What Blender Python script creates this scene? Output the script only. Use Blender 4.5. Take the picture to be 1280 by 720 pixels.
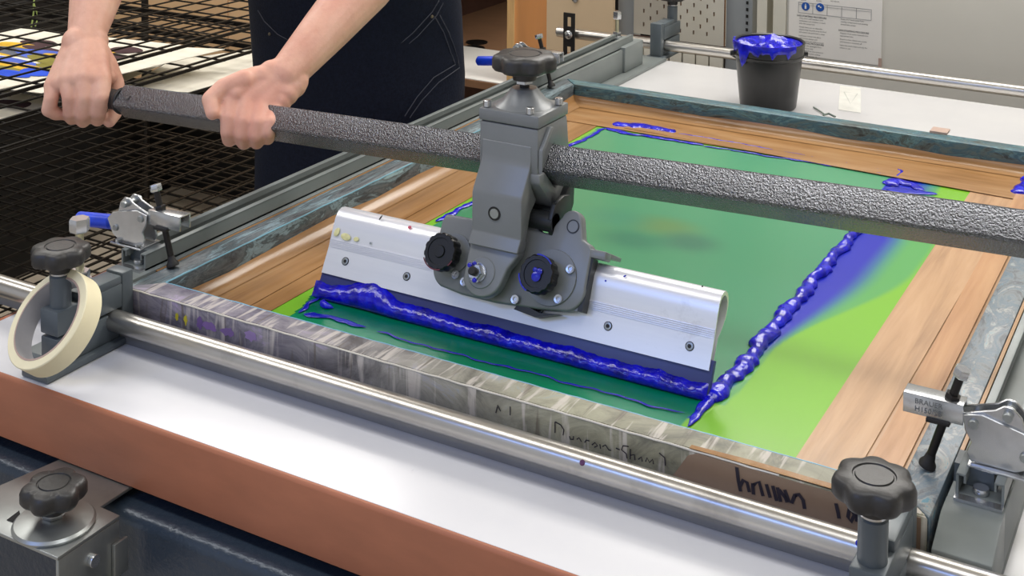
import bpy, bmesh, math, random
from mathutils import Vector, Matrix
import numpy as np
random.seed(7)
for o in list(bpy.data.objects): bpy.data.objects.remove(o, do_unlink=True)
V = Vector
S = 0.87            # the scene is drafted with the screen frame 1 unit wide; the real frame is 0.87 m
PI = math.pi
C = bpy.context.scene.collection

# ------------------------------------------------------------------ camera
CAMP = V((1.2353, -1.1714, 0.6903)); YAW, PIT, ROL = -0.5025, 0.0536, 0.0101
F, PX, PY = 1635.4, 672.29, -231.18
cy_, sy_, cp_, sp_ = math.cos(YAW), math.sin(YAW), math.cos(PIT), math.sin(PIT)
FW = V((sy_*cp_, cy_*cp_, -sp_)); RT = V((cy_, -sy_, 0)); UP = RT.cross(FW)
RT, UP = math.cos(ROL)*RT + math.sin(ROL)*UP, -math.sin(ROL)*RT + math.cos(ROL)*UP
cam = bpy.data.objects.new('camera', bpy.data.cameras.new('camera')); C.objects.link(cam)
cam.matrix_world = Matrix(((RT.x, UP.x, -FW.x, CAMP.x*S), (RT.y, UP.y, -FW.y, CAMP.y*S), (RT.z, UP.z, -FW.z, CAMP.z*S), (0, 0, 0, 1)))
cam.data.sensor_width = 36; cam.data.lens = F/1280*36
cam.data.shift_x = (640-PX)/1280; cam.data.shift_y = (PY-360)/1280
cam.data.clip_start = 0.02
bpy.context.scene.camera = cam
def at(x, y, t):                    # point seen at a pixel at depth t
    return CAMP + (FW + RT*((x-PX)/F) - UP*((y-PY)/F))*t
def on(x, y, ax, val):              # point seen at a pixel on an axis plane
    d = FW + RT*((x-PX)/F) - UP*((y-PY)/F); i = 'xyz'.index(ax)
    return CAMP + d*((val-CAMP[i])/d[i])

# ------------------------------------------------------------------ world, lights, exposure
sc = bpy.context.scene
w = bpy.data.worlds.new('world'); sc.world = w; w.use_nodes = True
w.node_tree.nodes['Background'].inputs[0].default_value = (0.92, 0.94, 1.0, 1)
w.node_tree.nodes['Background'].inputs[1].default_value = 0.62
sc.view_settings.view_transform = 'Standard'; sc.view_settings.look = 'None'
sc.view_settings.gamma = 1; sc.view_settings.exposure = 0.0
def area(name, loc, sx, sy, power, col, rot=(0, 0, 0)):
    l = bpy.data.lights.new(name, 'AREA'); l.shape = 'RECTANGLE'; l.size = sx*S; l.size_y = sy*S
    l.energy = power; l.color = col
    o = bpy.data.objects.new(name, l); C.objects.link(o); o.location = loc; o.rotation_euler = rot
    return o
CEIL = 2.05
LIGHTS = [area('ceiling_lamp_light', (x, y, CEIL-.06), sx, sy, p, c) for x, y, sx, sy, p, c in (
    (0.5, 1.9, 1.9, .6, 36, (1, .97, .92)), (0.3, 2.9, 1.9, .5, 34, (1, .96, .90)),
    (-1.9, 1.3, 1.5, .5, 26, (1, .97, .92)), (2.4, 1.4, 1.5, .6, 22, (1, .97, .92)),
    (-.75, -.45, 1.5, .5, 12, (1, .98, .95)), (1.25, -.5, 1.5, .5, 12, (.97, .98, 1)), (-2.3, -.5, 1.4, .5, 13, (1, .98, .95)), (-.2, -2.6, 1.7, .09, 20, (.22, .40, 1)))]

# ------------------------------------------------------------------ helpers
def lin(c):
    c = c/255.; return c/12.92 if c <= .04045 else ((c+.055)/1.055)**2.4
def rgb(r, g, b): return (lin(r), lin(g), lin(b), 1)
class NT:
    def __init__(s, name):
        s.m = bpy.data.materials.new(name); s.m.use_nodes = True; s.t = s.m.node_tree; s.b = s.t.nodes['Principled BSDF']
        s.co = s.t.nodes.new('ShaderNodeTexCoord')
    def n(s, typ, **k):
        x = s.t.nodes.new(typ)
        for a, v in k.items(): setattr(x, a, v)
        return x
    def l(s, a, b): s.t.links.new(a, b)
    def noise(s, scale, detail=4, rough=.55, sv=(1, 1, 1), dist=0, rot=(0, 0, 0), off=(0, 0, 0)):
        mp = s.n('ShaderNodeMapping'); s.l(s.co.outputs['Object'], mp.inputs[0])
        mp.inputs['Scale'].default_value = sv; mp.inputs['Rotation'].default_value = rot; mp.inputs['Location'].default_value = off
        x = s.n('ShaderNodeTexNoise'); s.l(mp.outputs[0], x.inputs['Vector'])
        x.inputs['Scale'].default_value = scale; x.inputs['Detail'].default_value = detail
        x.inputs['Roughness'].default_value = rough; x.inputs['Distortion'].default_value = dist
        return x.outputs['Fac']
    def ramp(s, fac, stops, interp='LINEAR'):
        r = s.n('ShaderNodeValToRGB'); r.color_ramp.interpolation = interp; e = r.color_ramp.elements
        while len(e) < len(stops): e.new(.5)
        for k, (p, c) in enumerate(stops): e[k].position = p; e[k].color = c
        s.l(fac, r.inputs[0]); return r.outputs[0]
    def mix(s, fac, a, b, mode='MIX'):
        x = s.n('ShaderNodeMix', data_type='RGBA', blend_type=mode)
        for sock, v in ((x.inputs[0], fac), (x.inputs[6], a), (x.inputs[7], b)):
            if hasattr(v, 'links') or hasattr(v, 'is_linked'): s.l(v, sock)
            else: sock.default_value = v
        return x.outputs[2]
    def bump(s, h, strength=.3, dist=.002):
        x = s.n('ShaderNodeBump'); x.inputs['Strength'].default_value = strength; x.inputs['Distance'].default_value = dist
        s.l(h, x.inputs['Height']); s.l(x.outputs[0], s.b.inputs['Normal'])
    def set(s, col=None, rough=.5, metal=0, spec=None, coat=0):
        if col is not None:
            if hasattr(col, 'is_linked'): s.l(col, s.b.inputs['Base Color'])
            else: s.b.inputs['Base Color'].default_value = col
        if hasattr(rough, 'is_linked'): s.l(rough, s.b.inputs['Roughness'])
        else: s.b.inputs['Roughness'].default_value = rough
        s.b.inputs['Metallic'].default_value = metal
        if spec is not None: s.b.inputs['Specular IOR Level'].default_value = spec
        if coat: s.b.inputs['Coat Weight'].default_value = coat; s.b.inputs['Coat Roughness'].default_value = .08
        return s.m
BW = [(0, (0, 0, 0, 1)), (1, (1, 1, 1, 1))]
def plain(name, c, rough=.5, metal=0, var=.12, scale=30, bump=0, spec=None, coat=0, sv=(1, 1, 1)):
    t = NT(name); f = t.noise(scale, 5, .6, sv)
    k = lambda q: (c[0]*q, c[1]*q, c[2]*q, 1)
    col = t.ramp(f, [(.3, k(1-var)), (.7, k(1+var))])
    if bump: t.bump(f, bump)
    return t.set(col, rough, metal, spec, coat)
def coords(t, ax):
    s = t.n('ShaderNodeSeparateXYZ'); t.l(t.co.outputs['Object'], s.inputs[0]); return s.outputs[ax]

def newbm(): return bmesh.new()
def box(bm, a, b, M=None, bev=0, seg=2):
    a, b = V(a), V(b); t = bmesh.new(); bmesh.ops.create_cube(t, size=1)
    for v in t.verts: v.co = V((a[i]+(b[i]-a[i])*(v.co[i]+.5) for i in range(3)))
    if bev: bmesh.ops.bevel(t, geom=list(t.edges), offset=bev, segments=seg, affect='EDGES', profile=.5)
    merge(bm, t, M)
def merge(bm, t, M=None):
    if M is not None: t.transform(M)
    me = bpy.data.meshes.new('tmp'); t.to_mesh(me); t.free(); bm.from_mesh(me); bpy.data.meshes.remove(me)
def axis_m(p, d):                  # matrix: local z -> d at p
    d = V(d).normalized(); q = d.to_track_quat('Z', 'Y'); return Matrix.Translation(V(p)) @ q.to_matrix().to_4x4()
def cyl(bm, p, q, r, r2=None, n=24, bev=0):
    p, q = V(p), V(q); L = (q-p).length; r2 = r if r2 is None else r2
    pr = [(0, 0), (r, 0), (r2, L), (0, L)]
    if bev: pr = [(0, 0), (r-bev, 0), (r, bev), (r2, L-bev), (r2-bev, L), (0, L)]
    lathe(bm, pr, axis_m(p, q-p), n)
def lathe(bm, prof, M=None, n=32):
    t = bmesh.new(); rings = []
    for r, z in prof:
        if r < 1e-7: rings.append([t.verts.new((0, 0, z))])
        else: rings.append([t.verts.new((r*math.cos(2*PI*k/n), r*math.sin(2*PI*k/n), z)) for k in range(n)])
    for a, b in zip(rings, rings[1:]):
        for k in range(n):
            k2 = (k+1) % n
            if len(a) == 1 and len(b) == 1: continue
            if len(a) == 1: t.faces.new((a[0], b[k2], b[k])) if False else t.faces.new((a[0], b[k], b[k2]))
            elif len(b) == 1: t.faces.new((a[k], b[0], a[k2])) if False else t.faces.new((a[k2], a[k], b[0]))
            else: t.faces.new((a[k], a[k2], b[k2], b[k]))
    bmesh.ops.recalc_face_normals(t, faces=t.faces)
    merge(bm, t, M)
def prism(bm, pts, z0, z1, M=None, bev=0, seg=2):      # polygon in local xy, extruded along local z
    t = bmesh.new(); vs = [t.verts.new((x, y, z0)) for x, y in pts]; f = t.faces.new(vs)
    r = bmesh.ops.extrude_face_region(t, geom=[f])
    for v in r['geom']:
        if isinstance(v, bmesh.types.BMVert): v.co.z = z1
    bmesh.ops.recalc_face_normals(t, faces=t.faces)
    if bev:
        es = [e for e in t.edges if len(e.link_faces) == 2 and e.calc_face_angle(0) > .5]
        bmesh.ops.bevel(t, geom=es, offset=bev, segments=seg, affect='EDGES', profile=.5, clamp_overlap=True)
    merge(bm, t, M)
def tube(bm, pts, r, n=10, cap=True):
    t = bmesh.new(); pts = [V(p) for p in pts]; rs = r if isinstance(r, (list, tuple)) else [r]*len(pts)
    up = V((0, 0, 1)); rings = []
    for i, p in enumerate(pts):
        d = (pts[min(i+1, len(pts)-1)]-pts[max(i-1, 0)]).normalized()
        u = d.cross(up)
        if u.length < 1e-3: u = d.cross(V((1, 0, 0)))
        u.normalize(); v = d.cross(u)
        rings.append([t.verts.new(p+(u*math.cos(2*PI*k/n)+v*math.sin(2*PI*k/n))*rs[i]) for k in range(n)])
    for a, b in zip(rings, rings[1:]):
        for k in range(n): t.faces.new((a[k], a[(k+1) % n], b[(k+1) % n], b[k]))
    if cap: t.faces.new(rings[0][::-1]); t.faces.new(rings[-1])
    bmesh.ops.recalc_face_normals(t, faces=t.faces); merge(bm, t)
def ribbon(bm, pts, wd, nrm, up=None):                # flat stroke on a plane
    nrm = V(nrm).normalized(); pts = [V(p) for p in pts]; L = []
    for i, p in enumerate(pts):
        d = (pts[min(i+1, len(pts)-1)]-pts[max(i-1, 0)]).normalized(); s = d.cross(nrm).normalized()*wd*.5
        L.append((bm.verts.new(p+s+nrm*.0004), bm.verts.new(p-s+nrm*.0004)))
    for a, b in zip(L, L[1:]): bm.faces.new((a[0], a[1], b[1], b[0]))
def tag(o, label=None, cat=None, group=None, kind=None):
    for k, v in (('label', label), ('category', cat), ('group', group), ('kind', kind)):
        if v: o[k] = v
    return o
def thing(name, loc, label, cat, group=None):
    o = bpy.data.objects.new(name, None); C.objects.link(o); o.location = loc; o.empty_display_size = .02
    return tag(o, label, cat, group)
def wo(o):
    p = V((0, 0, 0))
    while o is not None: p = p + o.location; o = o.parent
    return p
def obj(name, bm, mat, parent=None, label=None, smooth=35, org=None):
    me = bpy.data.meshes.new(name)
    o0 = wo(parent) if parent else V(org) if org is not None else V((0, 0, 0))
    bm.transform(Matrix.Translation(-o0)); bm.to_mesh(me); bm.free()
    me.materials.append(mat)
    if smooth:
        for p in me.polygons: p.use_smooth = True
        try: me.set_sharp_from_angle(angle=math.radians(smooth))
        except Exception: pass
    o = bpy.data.objects.new(name, me); C.objects.link(o)
    if parent: o.parent = parent
    else: o.location = o0
    if label: o['label'] = label
    return o
def struct(name, bm, mat, parent=None): return tag(obj(name, bm, mat, parent), kind='structure')
def dup(root, loc, rotz, label, group=None):
    def cp(o, par):
        c = o.copy(); C.objects.link(c); c.parent = par
        for ch in list(o.children): cp(ch, c)
        return c
    r = cp(root, None); r.location = loc; r.rotation_euler = (0, 0, rotz); r['label'] = label
    if group: r['group'] = group
    return r
def single(name, bm, mat, label, cat, group=None, org=None, kind=None, smooth=35):
    return tag(obj(name, bm, mat, None, None, smooth, org), label, cat, group, kind)
def text(name, s, size, origin, xdir, ydir, mat, parent=None, bold=0, align='LEFT'):
    cu = bpy.data.curves.new(name, 'FONT'); cu.body = s; cu.size = size; cu.offset = bold; cu.align_x = align; cu.resolution_u = 2
    t = bpy.data.objects.new('tmp_text', cu); C.objects.link(t)
    me = bpy.data.meshes.new_from_object(t.evaluated_get(bpy.context.evaluated_depsgraph_get()))
    bpy.data.objects.remove(t)
    x, y = V(xdir).normalized(), V(ydir).normalized(); z = x.cross(y)
    o = V(origin)-(wo(parent) if parent else V((0, 0, 0)))
    me.transform(Matrix(((x.x, y.x, z.x, o.x), (x.y, y.y, z.y, o.y), (x.z, y.z, z.z, o.z), (0, 0, 0, 1))))
    me.materials.clear(); me.materials.append(mat); me.name = name
    ob = bpy.data.objects.new(name, me); C.objects.link(ob); ob.parent = parent
    return ob

# ------------------------------------------------------------------ materials
M = {}
def hammered(name, c, rough, sc_, strength, metal=.25, bd=.004):
    t = NT(name); f = t.noise(sc_, 3, .55); g = t.noise(5, 3)
    col = t.ramp(g, [(.3, (c[0]*.86, c[1]*.86, c[2]*.86, 1)), (.7, (c[0]*1.12, c[1]*1.12, c[2]*1.12, 1))])
    t.bump(f, strength, bd); return t.set(col, rough, metal)
M['beam'] = hammered('beam_paint', rgb(116, 118, 123), .17, 460, 1.0, .8, .006)
M['cast'] = plain('cast_grey_paint', rgb(120, 123, 125), .33, .1, .07, 14, .05)
M['cast_dark'] = plain('dark_cast_paint', rgb(40, 42, 44), .4, .1, .1, 14)
M['rail'] = plain('rail_grey_paint', rgb(118, 124, 123), .42, .1, .12, 9, .04)
M['post'] = plain('post_grey_paint', rgb(88, 96, 101), .38, .15, .1, 12)
M['knob'] = plain('black_knob_plastic', rgb(44, 43, 43), .42, 0, .12, 200, .15)
M['black'] = plain('black_plastic', rgb(13, 13, 13), .35)
M['rubber'] = plain('black_rubber', rgb(26, 24, 24), .6)
M['void'] = plain('dark_recess', rgb(8, 8, 8), .8)
M['zinc'] = plain('zinc_plate', rgb(196, 198, 200), .26, .9, .1, 40, .03)
M['zinc_dull'] = plain('dull_zinc_plate', rgb(160, 164, 163), .36, .8, .12, 25, .03)
M['bolt_black'] = plain('black_oxide_screw', rgb(42, 39, 38), .38, .5)
M['blue_grip'] = plain('blue_grip_vinyl', rgb(20, 62, 200), .35, 0, .2, 60)
M['brown'] = plain('brown_edge_board', rgb(172, 108, 78), .5, 0, .1, 12, .05, sv=(1, 1, 3))
M['navy'] = hammered('navy_hammered_steel', rgb(46, 57, 70), .3, 120, .25, .2)
M['maple'] = plain('pale_plywood', rgb(206, 182, 150), .6, 0, .05, 6)
M['ply'] = plain('orange_plywood', rgb(176, 118, 62), .5, 0, .12, 8, sv=(1, 1, .2))
M['ply_edge'] = plain('plywood_edge', rgb(205, 165, 110), .6, 0, .15, 60, sv=(3, 3, .2))
M['peg'] = plain('cream_pegboard', rgb(196, 192, 180), .5, 0, .03, 8)
M['peg2'] = plain('grey_pegboard', rgb(178, 172, 160), .5, 0, .03, 8)
M['upright'] = plain('grey_steel_upright', rgb(150, 155, 158), .45, .2, .05, 8)
M['wall'] = plain('warm_white_wall', rgb(205, 202, 192), .6, 0, .025, 4)
M['cream'] = plain('cream_panel_paint', rgb(206, 203, 190), .5, 0, .03, 5)
M['darkbrown'] = plain('dark_brown_wood', rgb(72, 48, 40), .5, 0, .2, 20)
M['floor'] = plain('grey_floor', rgb(192, 180, 162), .5, 0, .15, 3)
M['tan'] = plain('tan_board', rgb(226, 186, 140), .7, 0, .07, 5)
M['cardboard'] = plain('brown_cardboard', rgb(120, 86, 58), .8, 0, .1, 10)
M['wire'] = plain('black_wire', rgb(30, 26, 22), .45, .3)
M['paper'] = plain('cream_paper', rgb(226, 220, 204), .7, 0, .03, 6)
M['white'] = plain('white_paper', rgb(225, 222, 216), .7, 0, .02, 6)
M['ink_black'] = plain('printed_black', rgb(52, 50, 52), .7)
M['marker'] = plain('black_marker', rgb(28, 22, 40), .5)
M['tape_core'] = plain('cardboard_core', rgb(176, 152, 140), .7, 0, .08, 60)
M['core_in'] = plain('grey_core_paper', rgb(176, 174, 176), .6, 0, .05, 60)
M['purple'] = plain('purple_ink', rgb(80, 30, 70), .4)
M['skinlamp'] = plain('lamp_housing', rgb(220, 220, 218), .5)
# white bed laminate
t = NT('white_bed_laminate'); f = t.noise(3, 6, .6); g = t.noise(60, 3, .7)
col = t.mix(t.ramp(g, [(.70, (0, 0, 0, 1)), (.8, (.35, .35, .35, 1))]), t.ramp(f, [(.35, rgb(212, 211, 213)), (.65, rgb(222, 221, 221))]), rgb(175, 170, 180))
M['bed'] = t.set(col, .2, 0, .32)
# stainless tube
t = NT('brushed_steel_tube'); f = t.noise(60, 4, .6, (.12, 1, 1)); g = t.noise(12, 5, .7)
col = t.mix(t.ramp(g, [(.55, (0, 0, 0, 1)), (.75, (.5, .5, .5, 1))]), t.ramp(f, [(.3, rgb(176, 172, 166)), (.7, rgb(196, 193, 188))]), rgb(120, 112, 108))
t.bump(f, .06, .001); M['tube'] = t.set(col, .30, .95, coat=.35)
# squeegee aluminium
t = NT('anodised_aluminium'); f = t.noise(40, 4, .6, (.08, 1, 1)); g = t.noise(9, 6, .7, off=(3, 1, 0))
col = t.ramp(f, [(.3, rgb(222, 223, 230)), (.7, rgb(236, 236, 241))])
col = t.mix(t.ramp(g, [(.62, (0, 0, 0, 1)), (.72, (.35, .35, .35, 1))]), col, rgb(150, 148, 150))
M['alu'] = t.set(col, .33, .45)
t = NT('milled_aluminium_grooves'); s = coords(t, 'Z'); x = t.n('ShaderNodeTexWave'); t.l(t.co.outputs['Object'], x.inputs['Vector'])
x.bands_direction = 'Z'; x.inputs['Scale'].default_value = 90; t.bump(x.outputs['Fac'], .3, .001)
M['alu_groove'] = t.set(rgb(205, 205, 208), .4, .7)
# painted frame: layered ink smears
def smear(name, cols, sv, scale=9, seed=0, streak=None, rough=.42):
    t = NT(name); f = t.noise(scale, 7, .68, sv, 1.6, off=(seed, seed*.7, seed*.3))
    n = len(cols); col = t.ramp(f, [(.33+.34*i/(n-1), c) for i, c in enumerate(cols)])
    g = t.noise(scale*3.2, 5, .7, sv, .8, off=(seed+5, 2, 1))
    col = t.mix(t.ramp(g, [(.60, (0, 0, 0, 1)), (.66, (.85, .85, .85, 1))]), col, cols[0])
    g2 = t.noise(scale*2.2, 6, .75, sv, 2.2, off=(seed-4, 7, 3))
    col = t.mix(t.ramp(g2, [(.63, (0, 0, 0, 1)), (.68, (.8, .8, .8, 1))]), col, cols[-1])
    if streak:
        h = t.noise(streak[0], 3, .6, streak[1], .3, off=(seed, 0, 0)); col = t.mix(t.ramp(h, [(streak[3], (0, 0, 0, 1)), (streak[3]+.05, (.8, .8, .8, 1))]), col, streak[2])
    t.bump(g, .35, .002); return t.set(col, rough, 0, .6), t
M['f_left'], _ = smear('teal_grey_ink_smears', [rgb(34, 36, 40), rgb(74, 78, 84), rgb(98, 106, 110), rgb(60, 70, 76), rgb(128, 150, 158), rgb(86, 92, 96), rgb(150, 178, 184)], (6, .8, 3), 9, 1)
M['f_back'], _ = smear('teal_ink_smears', [rgb(38, 42, 42), rgb(66, 76, 74), rgb(84, 104, 104), rgb(46, 84, 100), rgb(92, 128, 132), rgb(60, 70, 66), rgb(112, 146, 146)], (1.0, 4, 3.5), 10, 4)
M['f_right'], _ = smear('blue_grey_ink_smears', [rgb(64, 70, 78), rgb(92, 98, 104), rgb(112, 120, 124), rgb(84, 104, 118), rgb(104, 112, 118), rgb(150, 152, 150), rgb(84, 134, 152)], (3, 1.4, 2), 11, 9)
# front bar: grey-mauve at the left running into khaki, whitish brush strokes
def frontmat(name, streaksv, thr):
    t = NT(name); x0_ = coords(t, 'X'); ad = t.n('ShaderNodeMath', operation='ADD'); t.l(x0_, ad.inputs[0]); ad.inputs[1].default_value = .435; x = ad.outputs[0]
    f = t.noise(14, 6, .7, (1, 1, 1.5), 1.4)
    left = t.ramp(f, [(.3, rgb(62, 58, 70)), (.45, rgb(104, 100, 116)), (.58, rgb(136, 132, 142)), (.7, rgb(168, 150, 188))])
    right = t.ramp(f, [(.3, rgb(92, 90, 78)), (.45, rgb(134, 132, 112)), (.6, rgb(158, 156, 134)), (.72, rgb(120, 150, 156))])
    col = t.mix(t.ramp(x, [(.18, (0, 0, 0, 1)), (.55, (1, 1, 1, 1))]), left, right)
    h = t.noise(30, 3, .6, streaksv, .5); col = t.mix(t.ramp(h, [(thr, (0, 0, 0, 1)), (thr+.08, (.62, .62, .62, 1))]), col, rgb(206, 198, 190))
    k = t.noise(26, 3, .6, streaksv, .6, off=(4, 1, 1)); col = t.mix(t.ramp(k, [(.60, (0, 0, 0, 1)), (.68, (.7, .7, .7, 1))]), col, rgb(90, 80, 68))
    t.bump(f, .4, .002); return t.set(col, .4, 0, .6)
M['f_front'] = frontmat('khaki_ink_smears', (2.2, .5, .25), .54)
M['f_fronttop'] = frontmat('brushed_ink_strokes', (3.4, .35, 1), .53)
# parcel tape on the screen: glossy brown with lengthwise streaks
def tapemat(name, a, b, c, sv):
    t = NT(name); f = t.noise(7, 4, .6, sv, .3); g = t.noise(40, 3, .6, (1, 1, 1))
    col = t.ramp(f, [(.3, a), (.5, b), (.7, c)]); h = t.noise(9, 3, .5, sv)
    t.bump(h, .25, .004); return t.set(col, .24, 0, .5)
M['tape_l'] = tapemat('brown_parcel_tape', rgb(132, 95, 58), rgb(152, 113, 72), rgb(166, 130, 92), (6, .5, 1))
M['tape_r'] = tapemat('pale_parcel_tape', rgb(158, 124, 94), rgb(182, 145, 110), rgb(194, 158, 122), (7, .5, 1))
M['tape_b'] = tapemat('brown_back_tape', rgb(138, 100, 60), rgb(158, 119, 78), rgb(170, 134, 94), (.8, 5, 1))
M['tape_box'] = plain('brown_tape_patch', rgb(132, 110, 92), .35, 0, .1, 12, .05)
M['masking'] = plain('cream_masking_tape', rgb(236, 226, 190), .55, 0, .025, 60)
M['masking_side'] = plain('cream_tape_edge', rgb(230, 220, 180), .6, 0, .03, 60)
def vcol(name, rough, spec=.5, coat=0):
    t = NT(name); a = t.n('ShaderNodeAttribute', attribute_name='ink'); n1 = t.noise(5, 4, .6, (3, .6, 1))
    col = t.mix(.5, a.outputs['Color'], t.ramp(n1, [(.3, (.78, .78, .78, 1)), (.7, (1.22, 1.22, 1.22, 1))]), 'MULTIPLY')
    h = t.noise(600, 2, .5); t.bump(h, .04, .0005)
    return t.set(a.outputs['Color'], rough, 0, spec, coat)
M['emulsion'] = vcol('lime_emulsion_on_mesh', .30)
M['film'] = vcol('wet_teal_ink_film', .22)
t = NT('thick_blue_ink'); f = t.noise(70, 4, .6); t.bump(f, .35, .004)
M['ink'] = t.set(t.ramp(f, [(.3, rgb(4, 2, 120)), (.6, rgb(14, 12, 200)), (.75, rgb(24, 50, 220))]), .17, 0, .6)
M['ink_thin'] = plain('thin_blue_ink', rgb(22, 32, 168), .2, 0, .15, 30)
M['blade'] = plain('navy_squeegee_rubber', rgb(46, 54, 112), .35, 0, .06, 8)
M['clamp_blue'] = plain('blue_plastic', rgb(30, 60, 180), .3)
# skin, cloth
t = NT('fair_skin'); f = t.noise(22, 5, .6); g = t.noise(7, 4, .5)
col = t.ramp(f, [(.3, rgb(206, 152, 132)), (.55, rgb(222, 172, 150)), (.75, rgb(232, 188, 166))])
col = t.mix(t.ramp(g, [(.5, (0, 0, 0, 1)), (.7, (.45, .45, .45, 1))]), col, rgb(208, 138, 122))
h = t.noise(260, 4, .6); t.bump(h, .12, .002); M['skin'] = t.set(col, .5, 0, .4)
t.b.inputs['Subsurface Weight'].default_value = .12; t.b.inputs['Subsurface Radius'].default_value = (.012, .004, .002); t.b.inputs['Subsurface Scale'].default_value = .5
M['denim'] = plain('dark_navy_denim', rgb(17, 23, 38), .8, 0, .35, 220, .3, spec=.2)
M['shirt'] = plain('black_cotton', rgb(11, 12, 16), .85, 0, .2, 120, spec=.15)
M['stitch'] = plain('grey_blue_stitching', rgb(62, 64, 74), .7)
M['rivet'] = plain('brass_rivet', rgb(120, 112, 96), .4, .7)
M['hair'] = plain('brown_hair', rgb(60, 42, 30), .6, 0, .3, 60)
M['trousers'] = plain('dark_trousers', rgb(20, 24, 34), .8)
M['shoe'] = plain('black_leather', rgb(20, 18, 18), .4)
M['mark_blue'] = plain('sign_blue', rgb(16, 78, 160), .6)
M['lamp'] = NT('lamp_tube').m
def emit(name, c, s):
    t = NT(name); t.b.inputs['Emission Color'].default_value = c; t.b.inputs['Emission Strength'].default_value = s; return t.set((.8, .8, .8, 1), .5)
M['lamp_warm'] = emit('lit_lamp_diffuser', (1, .97, .92, 1), 6); M['lamp_cool'] = emit('lit_cool_lamp_diffuser', (.62, .74, 1, 1), 6)

# ------------------------------------------------------------------ the room
FL = -1.02; BZ = -.06                # floor, table bed
bm = newbm(); box(bm, (-4, -3, FL-.05), (4.2, 5, FL)); struct('floor', bm, M['floor'])
bm = newbm(); box(bm, (-4, -3, CEIL), (4.2, 5, CEIL+.05)); struct('ceiling', bm, M['wall'])
bm = newbm(); box(bm, (-4, 4.2, FL), (4.2, 4.3, CEIL)); struct('wall_back', bm, M['wall'])
bm = newbm(); box(bm, (-4.1, -3, FL), (-4, 4.3, CEIL)); struct('wall_left', bm, M['wall'])
bm = newbm(); box(bm, (4.2, -3, FL), (4.3, 4.3, CEIL)); struct('wall_right', bm, M['wall'])
for k, l in enumerate(LIGHTS):
    r = thing('ceiling_lamp', l.location, ['long ceiling lamp over the middle of the print table', 'long ceiling lamp nearest the back wall', 'long ceiling lamp over the drying rack', 'long ceiling lamp right of the print table', 'long ceiling lamp over left front corner of the print table', 'long ceiling lamp over right front corner of the print table', 'long ceiling lamp in front of the drying rack', 'cool white ceiling lamp behind the camera'][k], 'lamp', 'ceiling lamps')
    sx = l.data.size/S/2; x, y, z = l.location
    bm = newbm(); sy = l.data.size_y/S/2; box(bm, (x-sx-.03, y-sy-.03, z+.012), (x+sx+.03, y+sy+.03, CEIL), bev=.004); obj('lamp_housing', bm, M['skinlamp'], r)
# white partition with the safety sign
bm = newbm(); box(bm, (.215, 2.0, FL), (2.6, 2.06, 1.1)); 
part = tag(obj('partition_panel', bm, M['wall'], org=(1.4, 2.03, FL)), 'white partition panel behind the far bar carrying the safety sheet', 'partition')
bm = newbm(); box(bm, (.137, 2.0, FL), (.163, 2.05, 1.1)); box(bm, (.181, 1.995, FL), (.214, 2.05, 1.1))
single('door_post', bm, M['cream'], 'cream painted posts between grey upright and white partition', 'post', org=(.175, 2.02, FL))
bm = newbm(); box(bm, (.158, 2.07, FL), (.19, 2.1, 1.1))
single('brown_strip', bm, M['darkbrown'], 'dark brown strip seen in gap between cream posts', 'trim', org=(.17, 2.08, FL))
bm = newbm(); box(bm, (.05, 2.01, FL), (.121, 2.05, 1.1))
up = thing('slotted_upright', (.085, 2.03, FL), 'grey steel slotted upright between pegboard and cream posts', 'post')
obj('post_body', bm, M['upright'], up)
bm = newbm()
for k in range(26): box(bm, (.104, 2.0085, -.25+k*.0175), (.110, 2.011, -.25+k*.0175+.008))
tag(obj('slots', bm, M['void'], up), kind='stuff')
# pegboards with real slots
def pegboard(x0, x1, z0, z1, y, mat, label):
    r = thing('pegboard', ((x0+x1)/2, y, z0), label, 'pegboard'); P = .0183
    nx = int(round((x1-x0)/P)); nz = int(round((z1-z0)/P)); dx = (x1-x0)/nx; dz = (z1-z0)/nz
    bm = newbm(); q = lambda a, b, c, d: bm.faces.new([bm.verts.new((u, y, v_)) for u, v_ in ((a, b), (c, b), (c, d), (a, d))])
    for i in range(nx):
        for j in range(nz):
            a, b = x0+i*dx, z0+j*dz; c, d = a+dx, b+dz
            if (i+j) % 2 or i in (0, nx-1) or j == 0: q(a, b, c, d); continue
            m, n_ = (a+c)/2, (b+d)/2; l, r_ = m-.0022, m+.0022; u, t_ = n_-.0055, n_+.0055
            q(a, b, c, u); q(a, t_, c, d); q(a, u, l, t_); q(r_, u, c, t_)
            for (p1, p2) in (((l, u), (l, t_)), ((r_, t_), (r_, u)), ((l, t_), (r_, t_)), ((r_, u), (l, u))):
                bm.faces.new([bm.verts.new(v_) for v_ in ((p1[0], y, p1[1]), (p2[0], y, p2[1]), (p2[0], y+.004, p2[1]), (p1[0], y+.004, p1[1]))])
    obj('perforated_panel', bm, mat, r, smooth=0)
    bm = newbm(); box(bm, (x0, y+.004, z0), (x1, y+.012, z1)); obj('backing', bm, M['cardboard'], r)
    return r
pegboard(-.101, .048, -.085, .62, 2.0, M['peg'], 'cream pegboard of staggered slots beside the grey upright')
pegboard(-.219, -.102, -.085, .62, 2.025, M['peg2'], 'greyer pegboard panel set back left of the cream pegboard')
dr = thing('drawer_bank', (-.08, 2.02, -.4), 'row of cream drawer fronts just under the pegboard', 'drawer unit')
for k in range(7):
    bm = newbm(); box(bm, (-.215+k*.0375, 2.0, -.22), (-.215+k*.0375+.0335, 2.02, -.093), bev=.001); obj('drawer', bm, M['peg'], dr)
bm = newbm(); box(bm, (-.22, 2.021, FL), (.05, 2.03, -.09)); obj('cabinet_body', bm, M['darkbrown'], dr)
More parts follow.
